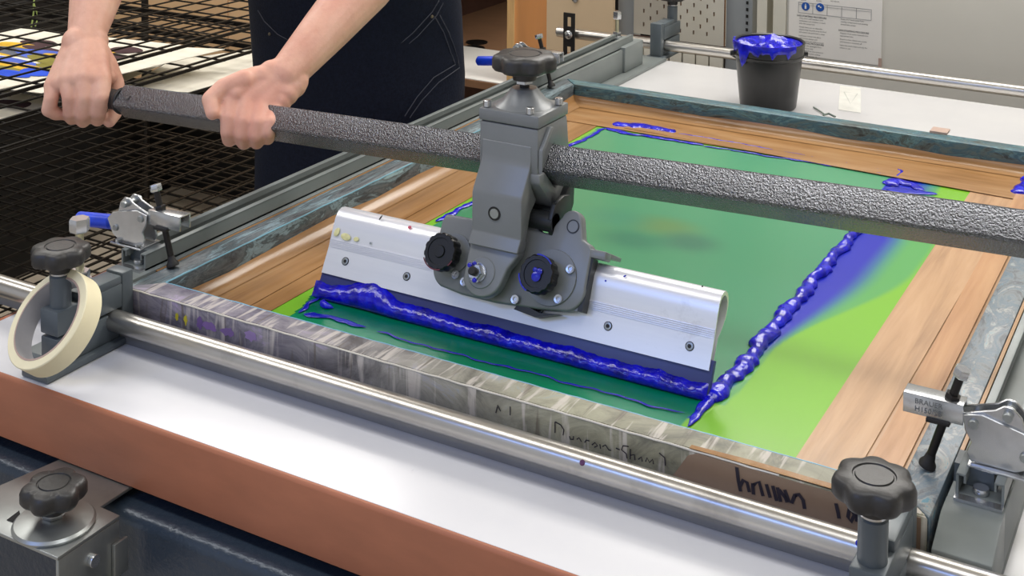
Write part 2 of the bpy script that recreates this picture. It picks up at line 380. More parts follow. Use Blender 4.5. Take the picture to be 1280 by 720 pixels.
bm = newbm(); box(bm, (-.268, 2.03, FL), (-.219, 2.07, 1.1)); single('grey_pillar', bm, M['upright'], 'pale grey panel between pale plywood board and pegboards', 'panel', org=(-.24, 2.05, FL))
bd = thing('plywood_board', (-.37, 2.01, -.2), 'pale plywood board standing behind the far bar bracket', 'board')
bm = newbm(); box(bm, (-.473, 2.0, -.155), (-.269, 2.012, .7)); obj('board', bm, M['maple'], bd)
bm = newbm(); lathe(bm, [(0, 0), (.010, 0), (.010, .002), (.006, .003), (0, .003)], axis_m(on(719, 0, 'y', 1.9995)+V((0, 0, .003)), (0, -1, 0)), 20); obj('screw_cap', bm, M['zinc'], bd)
# open shelf unit with plywood side
su = thing('shelf_unit', (-.8, 2.3, FL), 'dark open shelf unit with orange plywood side behind the worker', 'shelf')
bm = newbm(); box(bm, (-.6, 2.002, FL), (-.577, 2.2, 1.2)); obj('side_panel', bm, M['ply'], su)
bm = newbm(); box(bm, (-.6, 2.0, FL), (-.577, 2.002, 1.2)); obj('edge_strip', bm, M['ply_edge'], su, 'pale plywood edge')
SZ = -.27
bm = newbm(); box(bm, (-1.2, 1.98, SZ-.02), (-.602, 3.1, SZ)); obj('shelf_board', bm, M['cardboard'], su)
bm = newbm(); box(bm, (-1.2, 3.1, FL), (-.602, 3.12, 1.2)); obj('back_panel', bm, M['void'], su)
bm = newbm(); box(bm, (-1.2, 1.98, .35), (-.602, 3.1, .37)); obj('shelf_board', bm, M['darkbrown'], su)
bm = newbm(); box(bm, (-1.22, 1.98, FL), (-1.2, 3.12, 1.2)); obj('side_panel', bm, M['darkbrown'], su)
bm = newbm(); box(bm, (-1.05, 1.985, SZ), (-.605, 2.32, SZ+.004), bev=.0015); single('paper_stack', bm, M['white'], 'sheet of white paper on front of the open shelf', 'paper', org=(-.8, 2.15, SZ))
for k, (x, y) in enumerate(((592, 60), (596, 53))):
    c = on(x, y, 'z', SZ+.001); bm = newbm(); lathe(bm, [(0, 0), (.035, 0), (.035, .002), (0, .002)], Matrix.Translation(c), 24)
    single('round_disc', bm, M['black'], ['black disc lying on dark shelf, nearer one', 'black disc lying on dark shelf, farther one'][k], 'disc', org=c)
bm = newbm(); box(bm, (-2.34, 2.15, -.50), (-1.225, 2.18, .6)); box(bm, (-1.775, 2.146, -.5), (-1.770, 2.151, .6))
single('tan_board', bm, M['tan'], 'large tan board standing behind the drying rack', 'board', org=(-1.7, 2.16, FL))

# ------------------------------------------------------------------ drying rack
RX0, RX1, RY0, RY1 = -1.95, -.84, -.25, 1.95
rk = thing('drying_rack', (-1.4, .8, FL), 'black wire drying rack with stacked mesh shelves left of the print table', 'rack')
def grid(z, x0, x1, y0, y1, px_, py_, r=.0018):
    bm = newbm(); t = r
    n = int((x1-x0)/px_)
    for i in range(n+1):
        x = x0+i*px_; e = 1.8 if i in (0, n) else 1
        box(bm, (x-t*e, y0, z-t), (x+t*e, y1, z+t))
    n = int((y1-y0)/py_)
    for j in range(n+1):
        y = y0+j*py_; box(bm, (x0, y-t, z-3*t), (x1, y+t, z-t))
    box(bm, (x1-.0025, y0, z-.004), (x1+.0025, y1, z+.003)); box(bm, (x0-.003, y0, z-.004), (x0+.003, y1, z+.003))
    box(bm, (x0, y0-.004, z-.007), (x1, y0+.004, z+.005)); box(bm, (x0, y1-.004, z-.007), (x1, y1+.004, z+.005))
    return bm
TIERS = [.012, -.045, -.10, -.42, -.60]
for z in TIERS:
    tag(obj('wire_shelf', grid(z, RX0, RX1, RY0, 1.42 if z in (-.045, -.10) else RY1, .072 if z > -.2 else .062, .085 if z > -.2 else .062), M['wire'], rk, smooth=0), kind='stuff')
for x in (RX0, RX1):
    for y in (RY0, RY1):
        bm = newbm(); cyl(bm, (x, y, FL), (x, y, .9 if x == RX0 else .03), .012, n=12); obj('upright', bm, M['wire'], rk)
# sheets of paper on the rack
def sheet(x0, x1, y0, y1, z, label, rot=0, mat='paper', curl=.0, org=None):
    bm = newbm(); n = 10; g = [[None]*(n+1) for _ in range(n+1)]; cx, cy = (x0+x1)/2, (y0+y1)/2
    for s_, zz in ((0, 0), (1, .0012)):
        for i in range(n+1):
            for j in range(n+1):
                u, v_ = x0+(x1-x0)*i/n-cx, y0+(y1-y0)*j/n-cy
                c, s2 = math.cos(rot), math.sin(rot); k = curl*(max(0, i/n-.55)**2)*4
                g[i][j] = bm.verts.new((cx+u*c-v_*s2, cy+u*s2+v_*c, z+zz+k))
        for i in range(n):
            for j in range(n): bm.faces.new((g[i][j], g[i+1][j], g[i+1][j+1], g[i][j+1]))
    o = single('paper_sheet', bm, M[mat], label, 'paper', 'sheets on the drying rack', org=(cx, cy, z)); return o
def qsheet(pix, z, label, mat='paper'):
    q = [on(x, y, 'z', z) for x, y in pix]; bm = newbm(); c_ = sum(q, V((0, 0, 0)))/len(q); c_.z = z
    prism(bm, [(p.x, p.y) for p in q], z, z+.0014); return single('paper_sheet', bm, M[mat], label, 'paper', 'sheets on the drying rack', org=c_)
qsheet([(25, 36), (228, 57), (0, 112), (-160, 66)], -.0405, 'large printed sheet with abstract blue and yellow shapes on the rack')
qsheet([(60, 52), (281, 62), (52, 117), (0, 111)], -.0425, 'plain cream sheet sticking out right of the colour print')
qsheet([(-120, 118), (60, 88), (210, 78), (120, 118), (0, 150), (-120, 178)], -.0965, 'cream sheet with one dark oval on rack tier under the colour print')
qsheet([(215, 76), (332, 60), (345, 84), (235, 116), (150, 112)], -.0965, 'pale sheet on the lower rack tier beside the worker')
def blob(c, rx, ry, mat, z, name='printed_shape', seed=0):
    random.seed(seed); bm = newbm(); n = 28; ph = [random.uniform(0, 6) for _ in range(3)]
    vs = [bm.verts.new((c[0]+rx*(1+.12*math.sin(2*a+ph[0])+.06*math.sin(3*a+ph[1]))*math.cos(a), c[1]+ry*(1+.12*math.sin(2*a+ph[2]))*math.sin(a), z)) for a in [2*PI*k/n for k in range(n)]]
    bm.faces.new(vs); return bm
inks = {'yellow': plain('yellow_print', rgb(214, 170, 40), .7), 'blue': plain('blue_print', rgb(24, 74, 205), .7), 'grey': plain('grey_print', rgb(92, 96, 108), .7),
        'olive': plain('olive_print', rgb(128, 120, 44), .7), 'maroon': plain('maroon_print', rgb(64, 36, 42), .7), 'periwinkle': plain('periwinkle_print', rgb(76, 100, 196), .7)}
pr = [o for o in C.objects if o.get('label', '').startswith('large printed sheet')][0]
for k, (x, y, wx, wy, c) in enumerate(((15, 62, .10, .05, 'yellow'), (48, 54, .05, .03, 'maroon'), (22, 56, .06, .02, 'yellow'), (35, 67, .13, .035, 'grey'), (52, 61, .06, .02, 'maroon'), (62, 70, .12, .035, 'periwinkle'), (10, 77, .10, .03, 'periwinkle'),
        (70, 76, .09, .03, 'olive'), (76, 71, .05, .02, 'yellow'), (30, 84, .10, .02, 'yellow'), (5, 88, .08, .025, 'olive'), (48, 90, .045, .035, 'blue'), (66, 84, .05, .02, 'olive'),
        (12, 92, .06, .02, 'blue'), (136, 64, .03, .02, 'yellow'), (157, 63, .045, .028, 'maroon'), (140, 71, .035, .02, 'maroon'))):
    p = on(x, y, 'z', -.0386); obj('printed_shape', blob(p, wx, wy, None, -.0388+.0001*k, seed=k), inks[c], pr, smooth=0)
pr2 = [o for o in C.objects if o.get('label', '').startswith('cream sheet with one dark oval')][0]
for k, (x, y) in enumerate(((16, 130), (40, 128))[:1]):
    p = on(x, y, 'z', -.0948); obj('printed_shape', blob(p, .045, .03, None, -.0948, seed=40+k), inks['maroon'], pr2, smooth=0)
gc = thing('green_cord', on(44, 20, 'x', -1.7), 'thin pale green cord hanging in the drying rack', 'cord')
bm = newbm(); tube(bm, [on(x, y, 'x', -1.7) for x, y in ((46, -12), (42, 3), (42, 14), (41, 24), (39, 34))], .0022, 6); tube(bm, [on(x, y, 'x', -1.7) for x, y in ((42, 3), (46, 16), (47, 24), (44, 33))], .0018, 6)
obj('cord', bm, plain('pale_green_cord', rgb(176, 196, 110), .6), gc)

for a_, b_, lab in (((-2.9, -.6, FL), (-2.17, 1.85, -.14), 'tall black block added as deep shade left behind the drying rack'), ((-3.2, 2.5, FL), (-1.23, 2.9, -.52), 'low black block added as shade against back wall behind the tan board'), ((-2.9, 1.86, FL), (-2.36, 2.49, -.50), 'small low black block added as shade in far corner behind the rack')):
    bm = newbm(); box(bm, a_, b_, bev=.01); single('shade_block', bm, M['void'], lab, 'shade block', 'added shade blocks', org=((a_[0]+b_[0])/2, (a_[1]+b_[1])/2, FL))  # added black boxes standing in for the darkness seen through the rack
# ------------------------------------------------------------------ print table
tb = thing('print_table', (.45, .77, FL), 'white topped screen printing table with brown edge board', 'table')
bm = newbm(); box(bm, (-.165, -.146, BZ-.03), (1.7, 1.69, BZ), bev=.001); obj('bed', bm, M['bed'], tb)
bm = newbm()
prism(bm, [(-.149, -.137), (-.134, -.137), (-.134, -.0605), (-.146, -.0605), (-.149, -.064)], -.168, 1.7, Matrix(((0, 0, 1, 0), (1, 0, 0, 0), (0, 1, 0, 0), (0, 0, 0, 1))), bev=.0015)
bm.transform(Matrix.Translation((0, -.001, 0))); obj('edge_board', bm, M['brown'], tb)
bm = newbm(); box(bm, (-.172, -.13, -.137), (-.166, 1.69, -.061)); obj('edge_board', bm, M['brown'], tb)
bm = newbm(); box(bm, (-.16, -.13, -.137), (1.69, 1.68, BZ-.031)); obj('core_board', bm, M['darkbrown'], tb)
bm = newbm(); box(bm, (-.5, -.173, -.42), (2, -.09, -.150), bev=.013, seg=4); obj('front_beam', bm, M['navy'], tb)
bm = newbm(); box(bm, (-.1, 1.4, -.4), (1.65, 1.5, -.139), bev=.01); obj('rear_beam', bm, M['navy'], tb)
for x, y in ((.0, -.13), (1.55, -.13), (.0, 1.45), (1.55, 1.45)):
    bm = newbm(); box(bm, (x-.03, y-.03, FL), (x+.03, y+.03, -.30), bev=.006); obj('leg', bm, M['navy'], tb)
# small marks on the bed
for x, y in ((0, 0),):
    p = on(1062, 122, 'z', BZ+.0004)
    c4 = [on(*q, 'z', BZ+.0005) for q in ((1050, 107), (1076, 110), (1076, 141), (1048, 137))]
    bm = newbm(); bm.faces.new([bm.verts.new(q) for q in c4]); obj('label_patch', bm, plain('pale_yellow_film', rgb(208, 207, 200), .3), tb, smooth=0)
    tri = [on(*q, 'z', BZ+.0002) for q in ((1055, 115), (1072, 117), (1063, 130), (1055, 115))]
    bm = newbm(); ribbon(bm, tri, .003, (0, 0, 1)); obj('triangle_mark', bm, plain('faint_grey_print', rgb(180, 182, 175), .4), tb, smooth=0)

# star knob (local, origin at top centre of hub bottom)
def star(bm, M0, R=.035, h=.020, lobes=7, dip=.13, n=84, hub=True):
    prof = [(0, 0), (.8, 0), (.93, .0015), (1, .005), (1, h-.006), (.95, h-.002), (.86, h), (.52, h+.0005), (.50, h-.0008), (.46, h-.0008), (.44, h+.0005), (0, h+.0008)]
    t = bmesh.new(); rings = []
    for r, z in prof:
        if r == 0: rings.append([t.verts.new((0, 0, z))]); continue
        ring = []
        for k in range(n):
            a = 2*PI*k/n; c = (.5+.5*math.cos(lobes*a)); c = c**.7
            f = 1-(dip*(1-c) if r > .6 else 0)*(1 if r > .75 else .5)
            ring.append(t.verts.new((R*r*f*math.cos(a), R*r*f*math.sin(a), z)))
        rings.append(ring)
    for a, b in zip(rings, rings[1:]):
        for k in range(n):
            k2 = (k+1) % n
            if len(a) == 1: t.faces.new((a[0], b[k2], b[k]))
            elif len(b) == 1: t.faces.new((a[k], a[k2], b[0]))
            else: t.faces.new((a[k], a[k2], b[k2], b[k]))
    bmesh.ops.recalc_face_normals(t, faces=t.faces); merge(bm, t, M0)
    if hub: lathe(bm, [(0, -.011), (R*.36, -.011), (R*.38, .001), (0, .001)], M0, 28)
TM = Matrix.Translation
def hexnut(bm, p, d, r, h, n=6):
    lathe(bm, [(0, 0), (r*.93, 0), (r, h*.15), (r, h*.85), (r*.93, h), (0, h)], axis_m(p, d), n)

# bars
def bar(x0, x1, y, z, label, name='bar_rail'):
    r = thing(name, ((x0+x1)/2, y, z), label, 'bar'); bm = newbm(); cyl(bm, (x0, y, z), (x1, y, z), .0130, n=48, bev=.0015); obj('tube', bm, M['tube'], r); return r
TY, TZ = -.0325, -.0265
b1 = bar(-.42, 1.75, TY, TZ, 'polished steel bar across front of the table')
bm = newbm(); box(bm, (-.36, -.0215, BZ+.0006), (1.72, -.004, -.0445), bev=.0008); obj('guide_strip', bm, plain('satin_steel_strip', rgb(150, 150, 152), .45, .5, .08, 20), b1, 'flat steel strip under the bar')
b2 = bar(-.285, 2.0, 1.71, -.029, 'polished steel bar across far end of the table')
for (x, y, mm) in ((1072, 676, 'ink_thin'), (727, 578, 'purple')):
    p = on(x, y, 'y', TY-.0122); n_ = V((0, p.y-TY, p.z-TZ)).normalized(); p = V((p.x, TY, TZ))+n_*.0129
    bm = newbm(); lathe(bm, [(0, 0), (1, 0), (.8, .0006), (0, .0008)], axis_m(p, n_) @ Matrix.Diagonal((.003, .003, 1, 1)), 14); obj('ink_spot', bm, M[mm], b1)
# far bracket with slots at the bar end
bk = thing('slotted_bracket', (-.25, 1.69, -.09), 'black slotted bracket at left end of the far bar', 'bracket')
c = on(711, 40, 'y', 1.688)
def slot_plate(bm, cx, y, z0, z1, w_, slots, th=.004):
    xs = [cx-w_/2, cx-.0055, cx+.0055, cx+w_/2]
    box(bm, (xs[0], y, z0), (xs[1], y+th, z1)); box(bm, (xs[2], y, z0), (xs[3], y+th, z1))
    zz = z0
    for a, b in slots: box(bm, (xs[1], y, zz), (xs[2], y+th, a)); zz = b
    box(bm, (xs[1], y, zz), (xs[2], y+th, z1))
bm = newbm(); slot_plate(bm, c.x, 1.688, -.12, .026, .031, [(-.085, -.058), (-.045, -.028) if False else (-.048, -.0475), (-.008, .016)]); obj('plate', bm, M['rubber'], bk)
bm = newbm(); box(bm, (c.x-.03, 1.68, -.14), (c.x+.02, 1.70, -.121)); obj('foot', bm, M['rubber'], bk)
bm = newbm(); lathe(bm, [(0, 0), (.011, 0), (.011, .003), (.0075, .005), (.006, .009), (0, .011)], axis_m((c.x, 1.688, -.028), (0, -1, 0)), 20); obj('dome_screw', bm, M['zinc'], bk)

# ------------------------------------------------------------------ side rails (frame holders)
def rail(side, label):
    s = 1 if side == 'L' else -1; X = (lambda x: x) if side == 'L' else (lambda x: 1.0-x)
    def bx(bm, x0, x1, y0, y1, z0, z1, **k):
        a, b = sorted((X(x0), X(x1))); box(bm, (a, y0, z0), (b, y1, z1), **k)
    r = thing('side_rail', (X(-.035), .8, BZ), label, 'rail', 'side rails')
    bm = newbm(); bx(bm, -.058, .0235 if side == 'L' else -.004, -.105 if side == 'L' else -.02, 1.685, BZ, BZ+.008, bev=.0015)
    obj('base_flange', bm, M['rail'], r)
    bm = newbm(); bx(bm, -.058, -.006, -.018 if side == 'L' else .045, 1.60, BZ+.008, 0, bev=.002)
    if side == 'R': prism(bm, [(.0455, BZ+.008), (.0455, 0), (.02, -.001), (-.0185, -.0165), (-.0185, BZ+.008)], 1.006, 1.058, Matrix(((0, 0, 1, 0), (1, 0, 0, 0), (0, 1, 0, 0), (0, 0, 0, 1))), bev=.0012)
    obj('rail_body', bm, M['rail'], r)
    bm = newbm()
    x0, x1 = -.056, -.013
    bx(bm, x0, x1, .050, 1.57, 0, .0025); bx(bm, x0, x0+.0025, .050, 1.57, 0, .0205); bx(bm, x1-.0025, x1, .050, 1.57, 0, .0205)
    for a, b in ((x0, x0+.009), (x1-.009, x1)): bx(bm, a, b, .050, 1.57, .019, .0215, bev=.0009)
    bx(bm, x0+.007, x0+.009, .050, 1.57, .013, .02); bx(bm, x1-.009, x1-.007, .050, 1.57, .013, .02)
    obj('strut_channel', bm, M['rail'], r)
    bm = newbm(); bx(bm, -.056, -.013, .040, .0495, 0, .003); hexnut(bm, (X(-.034), .060, .0025), (0, 0, 1), .0075, .006, 20); obj('channel_screw', bm, M['zinc'], r)
    return r
rl = rail('L', 'grey steel channel rail along left side of the screen')
bm = newbm(); box(bm, (-.075, 1.50, BZ+.008), (-.0, 1.60, .006), bev=.003); obj('end_block', bm, M['rail'], rl)
bm = newbm(); box(bm, (-.062, 1.545, .006), (-.035, 1.575, .014), bev=.001); obj('lug', bm, M['rail'], rl)
rr = rail('R', 'grey steel channel rail along right side of the screen')
bm = newbm(); box(bm, (1.12, .0, BZ+.0005), (1.16, 1.6, BZ+.03)); box(bm, (1.10, .05, BZ+.0005), (1.105, 1.6, BZ+.06))
# ------------------------------------------------------------------ bar clamps with star knobs
def barclamp(px_, label, far=False):
    r = thing('bar_clamp', (0, 0, BZ), label, 'clamp', 'bar clamps'); g = -1 if not far else 1
    # built for the front bar: tube centre at y=0, z=.03 above the bed; post towards -y
    bz = BZ
    bm = newbm(); box(bm, (-.022, -.11, bz+.0005), (.022, .035, bz+.009), bev=.002); obj('foot', bm, M['post'], r)
    bm = newbm(); box(bm, (-.014, -.088, bz+.009), (.014, .010, bz+.043), bev=.002); obj('lower_jaw', bm, M['post'], r)
    bm = newbm(); box(bm, (-.0145, .0135, bz+.0092), (.0145, .0315, bz+.088), bev=.002); obj('back_jaw', bm, M['post'], r)
    bm = newbm(); box(bm, (-.015, -.088, bz+.046), (.015, .013, bz+.076), bev=.002); box(bm, (-.0145, -.052, bz+.074), (.0145, .013, bz+.086), bev=.003); obj('upper_jaw', bm, M['post'], r)
    bm = newbm(); lathe(bm, [(0, .0), (.0125, 0), (.0125, .040), (.0105, .042), (0, .042)], TM((0, -.070, bz+.073)), 28); obj('collar', bm, M['post'], r)
    bm = newbm(); lathe(bm, [(0, 0), (.0118, 0), (.0118, .002), (0, .002)], TM((0, -.070, bz+.1152)), 28); obj('washer', bm, M['zinc'], r)
    bm = newbm(); star(bm, TM((0, -.070, bz+.1285))); obj('star_knob', bm, M['knob'], r)
    return r
# clamp origin is on its own bar axis
c0 = barclamp(0, 'black star knob clamp on front bar inside the masking tape roll'); c0.location = (.004, TY, BZ)
dup(c0, (.977, TY-.008, BZ), 0, 'black star knob clamp at right end of the front bar', 'bar clamps')
dup(c0, (-.004, 1.71, BZ), PI, 'black star knob clamp on far bar before the pegboard', 'bar clamps')
# ------------------------------------------------------------------ levelling bolts
def lbolt(p, label, h, r=.0075):
    o = thing('levelling_bolt', p, label, 'bolt', 'levelling bolts'); p = V(p)
    bm = newbm(); cyl(bm, p, p+V((0, 0, h)), r*.72, n=16); obj('shank', bm, plain('pale_bolt_shank', rgb(196, 190, 160), .35, .7), o)
    bm = newbm(); hexnut(bm, p+V((0, 0, h-.004)), (0, 0, 1), r*1.75, .017); obj('bolt_head', bm, M['zinc'], o)
    bm = newbm(); hexnut(bm, p+V((0, 0, .001)), (0, 0, 1), r*1.75, .011); lathe(bm, [(0, 0), (r*2, 0), (r*2, .001), (0, .001)], TM(p), 20); obj('nut', bm, M['zinc'], o)
    return o
bm = newbm(); box(bm, (-.058, -.046, BZ+.008), (-.024, -.0185, .012), bev=.002); obj('bolt_block', bm, M['rail'], rl)
lbolt((-.042, -.032, .0122), 'hex levelling bolt on left rail behind the front star knob', .066, .0072)
lbolt((-.05, 1.56, .014), 'hex levelling bolt at far end of left rail', .046, .006)

# ------------------------------------------------------------------ toggle clamps (local: +x over the frame, origin on top of channel)
def toggle(label):
    r = thing('toggle_clamp', (0, 0, 0), label, 'clamp', 'toggle clamps')
    XZ = Matrix(((1, 0, 0, 0), (0, 0, -1, 0), (0, 1, 0, 0), (0, 0, 0, 1)))      # local (x,y)->(x,z), depth along y
    def pr_(pts, y0, y1, bev=.0008):
        bm = newbm(); prism(bm, pts, -y1, -y0, XZ, bev=bev, seg=1); return bm
    bm = newbm(); box(bm, (-.048, -.02, .0), (.008, -.014, .0025), bev=.0008); box(bm, (-.046, -.019, 0), (.006, .018, .0025), bev=.0008)
    cyl(bm, (-.038, -.014, .002), (-.038, -.014, .006), .0045, n=12); cyl(bm, (-.002, -.014, .002), (-.002, -.014, .006), .0045, n=12)
    obj('base_plate', bm, M['zinc'], r)
    bm = newbm(); box(bm, (-.018, -.012, -.0185), (.018, .014, -.0005)); obj('spacer', bm, M['post'], r)
    body = [(-.050, .010), (-.036, .003), (.004, .003), (.008, .012), (.004, .022), (.010, .032), (.012, .046), (-.006, .050), (-.050, .040), (-.060, .030)]
    for y in (-.013, .009): bm = pr_(body, y, y+.003); obj('side_plate', bm, M['zinc'], r)
    link = [(-.046, .034), (-.040, .054), (-.032, .062), (-.024, .062), (-.016, .056), (.020, .044), (.022, .036), (.012, .037), (-.020, .046), (-.030, .034)]
    bm = pr_(link, -.009, -.006); obj('link_plate', bm, M['zinc'], r); bm = pr_(link, .006, .009); obj('link_plate', bm, M['zinc'], r)
    bm = newbm()
    for x, z in ((-.028, .054), (.002, .040), (-.044, .020)): cyl(bm, (x, -.0155, z), (x, .0155, z), .0045, n=16, bev=.0008)
    tag(obj('rivets', bm, M['zinc_dull'], r), kind='stuff')
    bm = newbm()
    for y in (-.010, .0075): box(bm, (.012, y, .034), (.068, y+.0025, .053), bev=.0007)
    box(bm, (.060, -.010, .034), (.068, .010, .053), bev=.0007) if False else None
    box(bm, (.012, -.010, .0515), (.068, .010, .0535), bev=.0007)
    obj('hold_down_arm', bm, M['zinc'], r)
    bm = newbm(); box(bm, (.024, -.013, .030), (.046, .012, .034), bev=.0008); obj('flange_washer', bm, M['rubber'], r)
    a, b = V((.0165, 0, .079)), V((.046, 0, -.0185)); d = (b-a).normalized()
    bm = newbm(); cyl(bm, a, b-d*.006, .0042, n=14); hexnut(bm, a+d*.022, d, .0075, .006); obj('spindle', bm, M['bolt_black'], r)
    bm = newbm(); hexnut(bm, a-d*.006, d, .008, .009); obj('spindle_head', bm, M['zinc'], r, 'bright hex head')
    bm = newbm(); lathe(bm, [(0, 0), (.0045, 0), (.0055, .006), (.0082, .010), (.0082, .013), (0, .013)], axis_m(b-d*.013, d), 20); obj('rubber_foot', bm, M['rubber'], r)
    bm = newbm(); cyl(bm, (-.130, 0, .012), (-.062, 0, .020), .0098, n=24, bev=.004); obj('handle_grip', bm, M['blue_grip'], r, 'blue vinyl grip')
    bm = newbm(); cyl(bm, (-.066, 0, .0195), (-.03, 0, .026), .005, n=12); obj('handle_bar', bm, M['zinc_dull'], r)
    return r
tc = toggle('toggle clamp with blue grip on near end of left rail'); tc.location = (-.035, .075, .0215)
dup(tc, (-.035, 1.125, .0215), 0, 'toggle clamp with blue grip on far end of left rail', 'toggle clamps')
tr = dup(tc, (1.026, .082, .0215), PI, 'zinc toggle clamp with stamped arm beside the right star knob', 'toggle clamps')
M['emboss'] = plain('grey_stamped_marking', rgb(120, 122, 124), .5, .5)
text('embossed_marking', 'BRAUER', .0072, (.020, .0112, .0450), (1, 0, 0), (0, 0, 1), M['emboss'], None)
tm = [o for o in C.objects if o.name == 'embossed_marking'][0]
text('embossed_marking', 'H150/2B', .0072, (.020, .0112, .0375), (1, 0, 0), (0, 0, 1), M['emboss'], None)
for o in [o for o in C.objects if o.name.startswith('embossed_marking')]:
    # face the +y side of the clamp (which is turned round, so it looks to the front)
    o.data.transform(Matrix(((-1, 0, 0, .077), (0, 1, 0, -.0008), (0, 0, 1, 0), (0, 0, 0, 1)))); o.data.flip_normals(); o.parent = tr

# ------------------------------------------------------------------ the screen
FB = .037
LY = 1.2116; SZc = -.040
scn = thing('printing_screen', (.5, .6, SZc), 'large ink-stained screen frame with green stencil and brown tape', 'screen')
def fbar(poly, mat, name='frame_bar', label=None, z0=-.041, z1=0):
    bm = newbm(); prism(bm, poly, z0, z1, bev=.0022); return obj(name, bm, mat, scn, label)
e = .0006
fbar([(e, 0), (1-e, 0), (1-FB-e, FB), (FB+e, FB)], M['f_front'], label='front bar smeared khaki and mauve')
bm = newbm(); prism(bm, [(.004, .0022), (.996, .0022), (1-FB, FB-.0022), (FB, FB-.0022)], .0, .0006); obj('brushed_top', bm, M['f_fronttop'], scn, 'whitish brush strokes on front bar')
fbar([(0, e), (FB, FB+e), (FB, LY-FB-e), (0, LY-e)], M['f_left'], label='left bar smeared blue and grey')
fbar([(1, e), (1-FB, FB+e), (1-FB, LY-FB-e), (1, LY-e)], M['f_right'], label='right bar smeared blue grey')
fbar([(e, LY), (1-e, LY), (1-FB-e, LY-FB), (FB+e, LY-FB)], M['f_back'], label='far bar smeared teal')
# bare brown tape lip outside the left bar
bm = newbm(); box(bm, (-.0045, .06, -.03), (-.0006, 1.05, -.001)); obj('tape_lip', bm, M['tape_l'], scn)
bm = newbm(); box(bm, (1.0006, .12, -.03), (1.0045, 1.05, -.001)); obj('tape_lip', bm, M['tape_r'], scn)
# bright worn arrises
for a, b, nm in (((.002, .0008, -.0006), (.86, .0008, -.0006), 'f'),):
    bm = newbm(); tube(bm, [V(a).lerp(V(b), k/60)+V((0, random.uniform(-.0004, .0004), random.uniform(-.0004, .0004))) for k in range(61)], .0011, 6); obj('worn_edge', bm, plain('bare_worn_edge', rgb(205, 200, 188), .3), scn)
bm = newbm(); tube(bm, [V((FB+(1-2*FB)*k/80, FB-.0010, -.0004+random.uniform(-.0004, .0004))) for k in range(81)], .0012, 6); obj('worn_edge', bm, plain('light_blue_paint_edge', rgb(120, 172, 196), .35), scn)
bm = newbm(); tube(bm, [V((FB-.0012, FB+(1.0-FB)*k/60, -.0006+random.uniform(-.0004, .0004))) for k in range(61)], .0011, 6); obj('worn_edge', bm, plain('pale_blue_worn_edge', rgb(120, 170, 190), .3), scn)
# tape patch and handwriting on the front bar
def fr(x, y, off=.0008): return on(x, y, 'y', -off)
x0 = fr(836, 580).x
bm = newbm(); prism(bm, [(x0, -.038), (x0+.02, -.006), (x0+.03, -.0014), (.993, -.0014), (.993, -.038)], .0004, .0010, Matrix(((1, 0, 0, 0), (0, 0, -1, 0), (0, 1, 0, 0), (0, 0, 0, 1)))); obj('tape_patch', bm, M['tape_box'], scn, 'brown tape patch on front bar')
xt = on(860, 563, 'z', 0).x
bm = newbm(); prism(bm, [(xt, .0008), (.985, .0008), (.985, .012), (.90, .009), (xt+.06, .010), (xt, .007)], .0008, .0013); obj('tape_patch', bm, M['tape_l'], scn)
strokes = [((921, 584), (923, 600), (926, 614)), ((925, 608), (929, 600), (934, 603), (937, 615)), ((941, 604), (942, 618)), ((942, 606), (949, 602), (954, 620)), ((958, 605), (963, 622)), ((966, 607), (971, 626)), ((972, 609), (976, 627)), ((974, 612), (982, 622), (984, 628)),
           ((981, 612), (986, 626), (990, 628), (994, 618)), ((994, 619), (999, 618), (1004, 625), (1006, 636)), ((1045, 629), (1048, 642), (1049, 648)), ((1062, 636), (1060, 646), (1064, 652), (1068, 644), (1065, 637)), ((1072, 640), (1071, 652)), ((1078, 642), (1078, 652)), ((1072, 645), (1080, 648))]
bm = newbm()
for st in strokes: ribbon(bm, [fr(x, y, .0012) for x, y in st], .0036, (0, -1, 0))
tag(obj('marker_writing', bm, M['marker'], scn, smooth=0), kind='stuff')
thin = [((694, 527), (694, 541)), ((694, 527), (701, 531), (705, 537), (704, 544)), ((712, 545), (713, 549), (717, 549), (717, 545)), ((721, 549), (724, 547), (727, 552)), ((731, 553), (733, 550), (737, 551)), ((740, 556), (744, 553), (747, 557), (743, 559)), ((750, 555), (751, 561)), ((753, 558), (757, 556), (761, 562), (764, 563)),
        ((770, 560), (775, 562)), ((786, 558), (779, 557), (777, 562), (783, 567), (784, 573)), ((788, 561), (788, 574)), ((788, 569), (793, 568), (794, 575)), ((798, 574), (802, 571), (803, 577)), ((807, 577), (809, 572), (812, 578), (816, 574), (817, 580)), ((824, 566), (831, 572), (832, 582)), ((622, 506), (626, 514)), ((622, 508), (620, 516)), ((638, 508), (638, 519))]
bm = newbm()
for st in thin: ribbon(bm, [fr(x, y, .0006) for x, y in st], .0013, (0, -1, 0))
tag(obj('marker_writing', bm, M['marker'], scn, smooth=0), kind='stuff')
# paint blobs on the front face
def pblob(x, y, rx, rz, c, k):
    random.seed(k); p = fr(x, y, .0003); bm = newbm(); n = 16
    vs = [bm.verts.new((p.x+rx*math.cos(a)*random.uniform(.6, 1.2), p.y, p.z+rz*math.sin(a)*random.uniform(.6, 1.2))) for a in [2*PI*i/n for i in range(n)]]
    bm.faces.new(vs); obj('paint_blob', bm, plain('paint_blob_%d' % k, rgb(*c), .4), scn, smooth=0)
for k, q in enumerate(((221, 396, .003, .006, (190, 180, 50)), (232, 400, .003, .007, (196, 184, 50)), (262, 408, .012, .006, (128, 100, 160)), (285, 415, .012, .006, (120, 96, 150)), (312, 420, .010, .007, (150, 128, 178)), (250, 404, .006, .008, (104, 80, 136)))): pblob(*q, k+1)

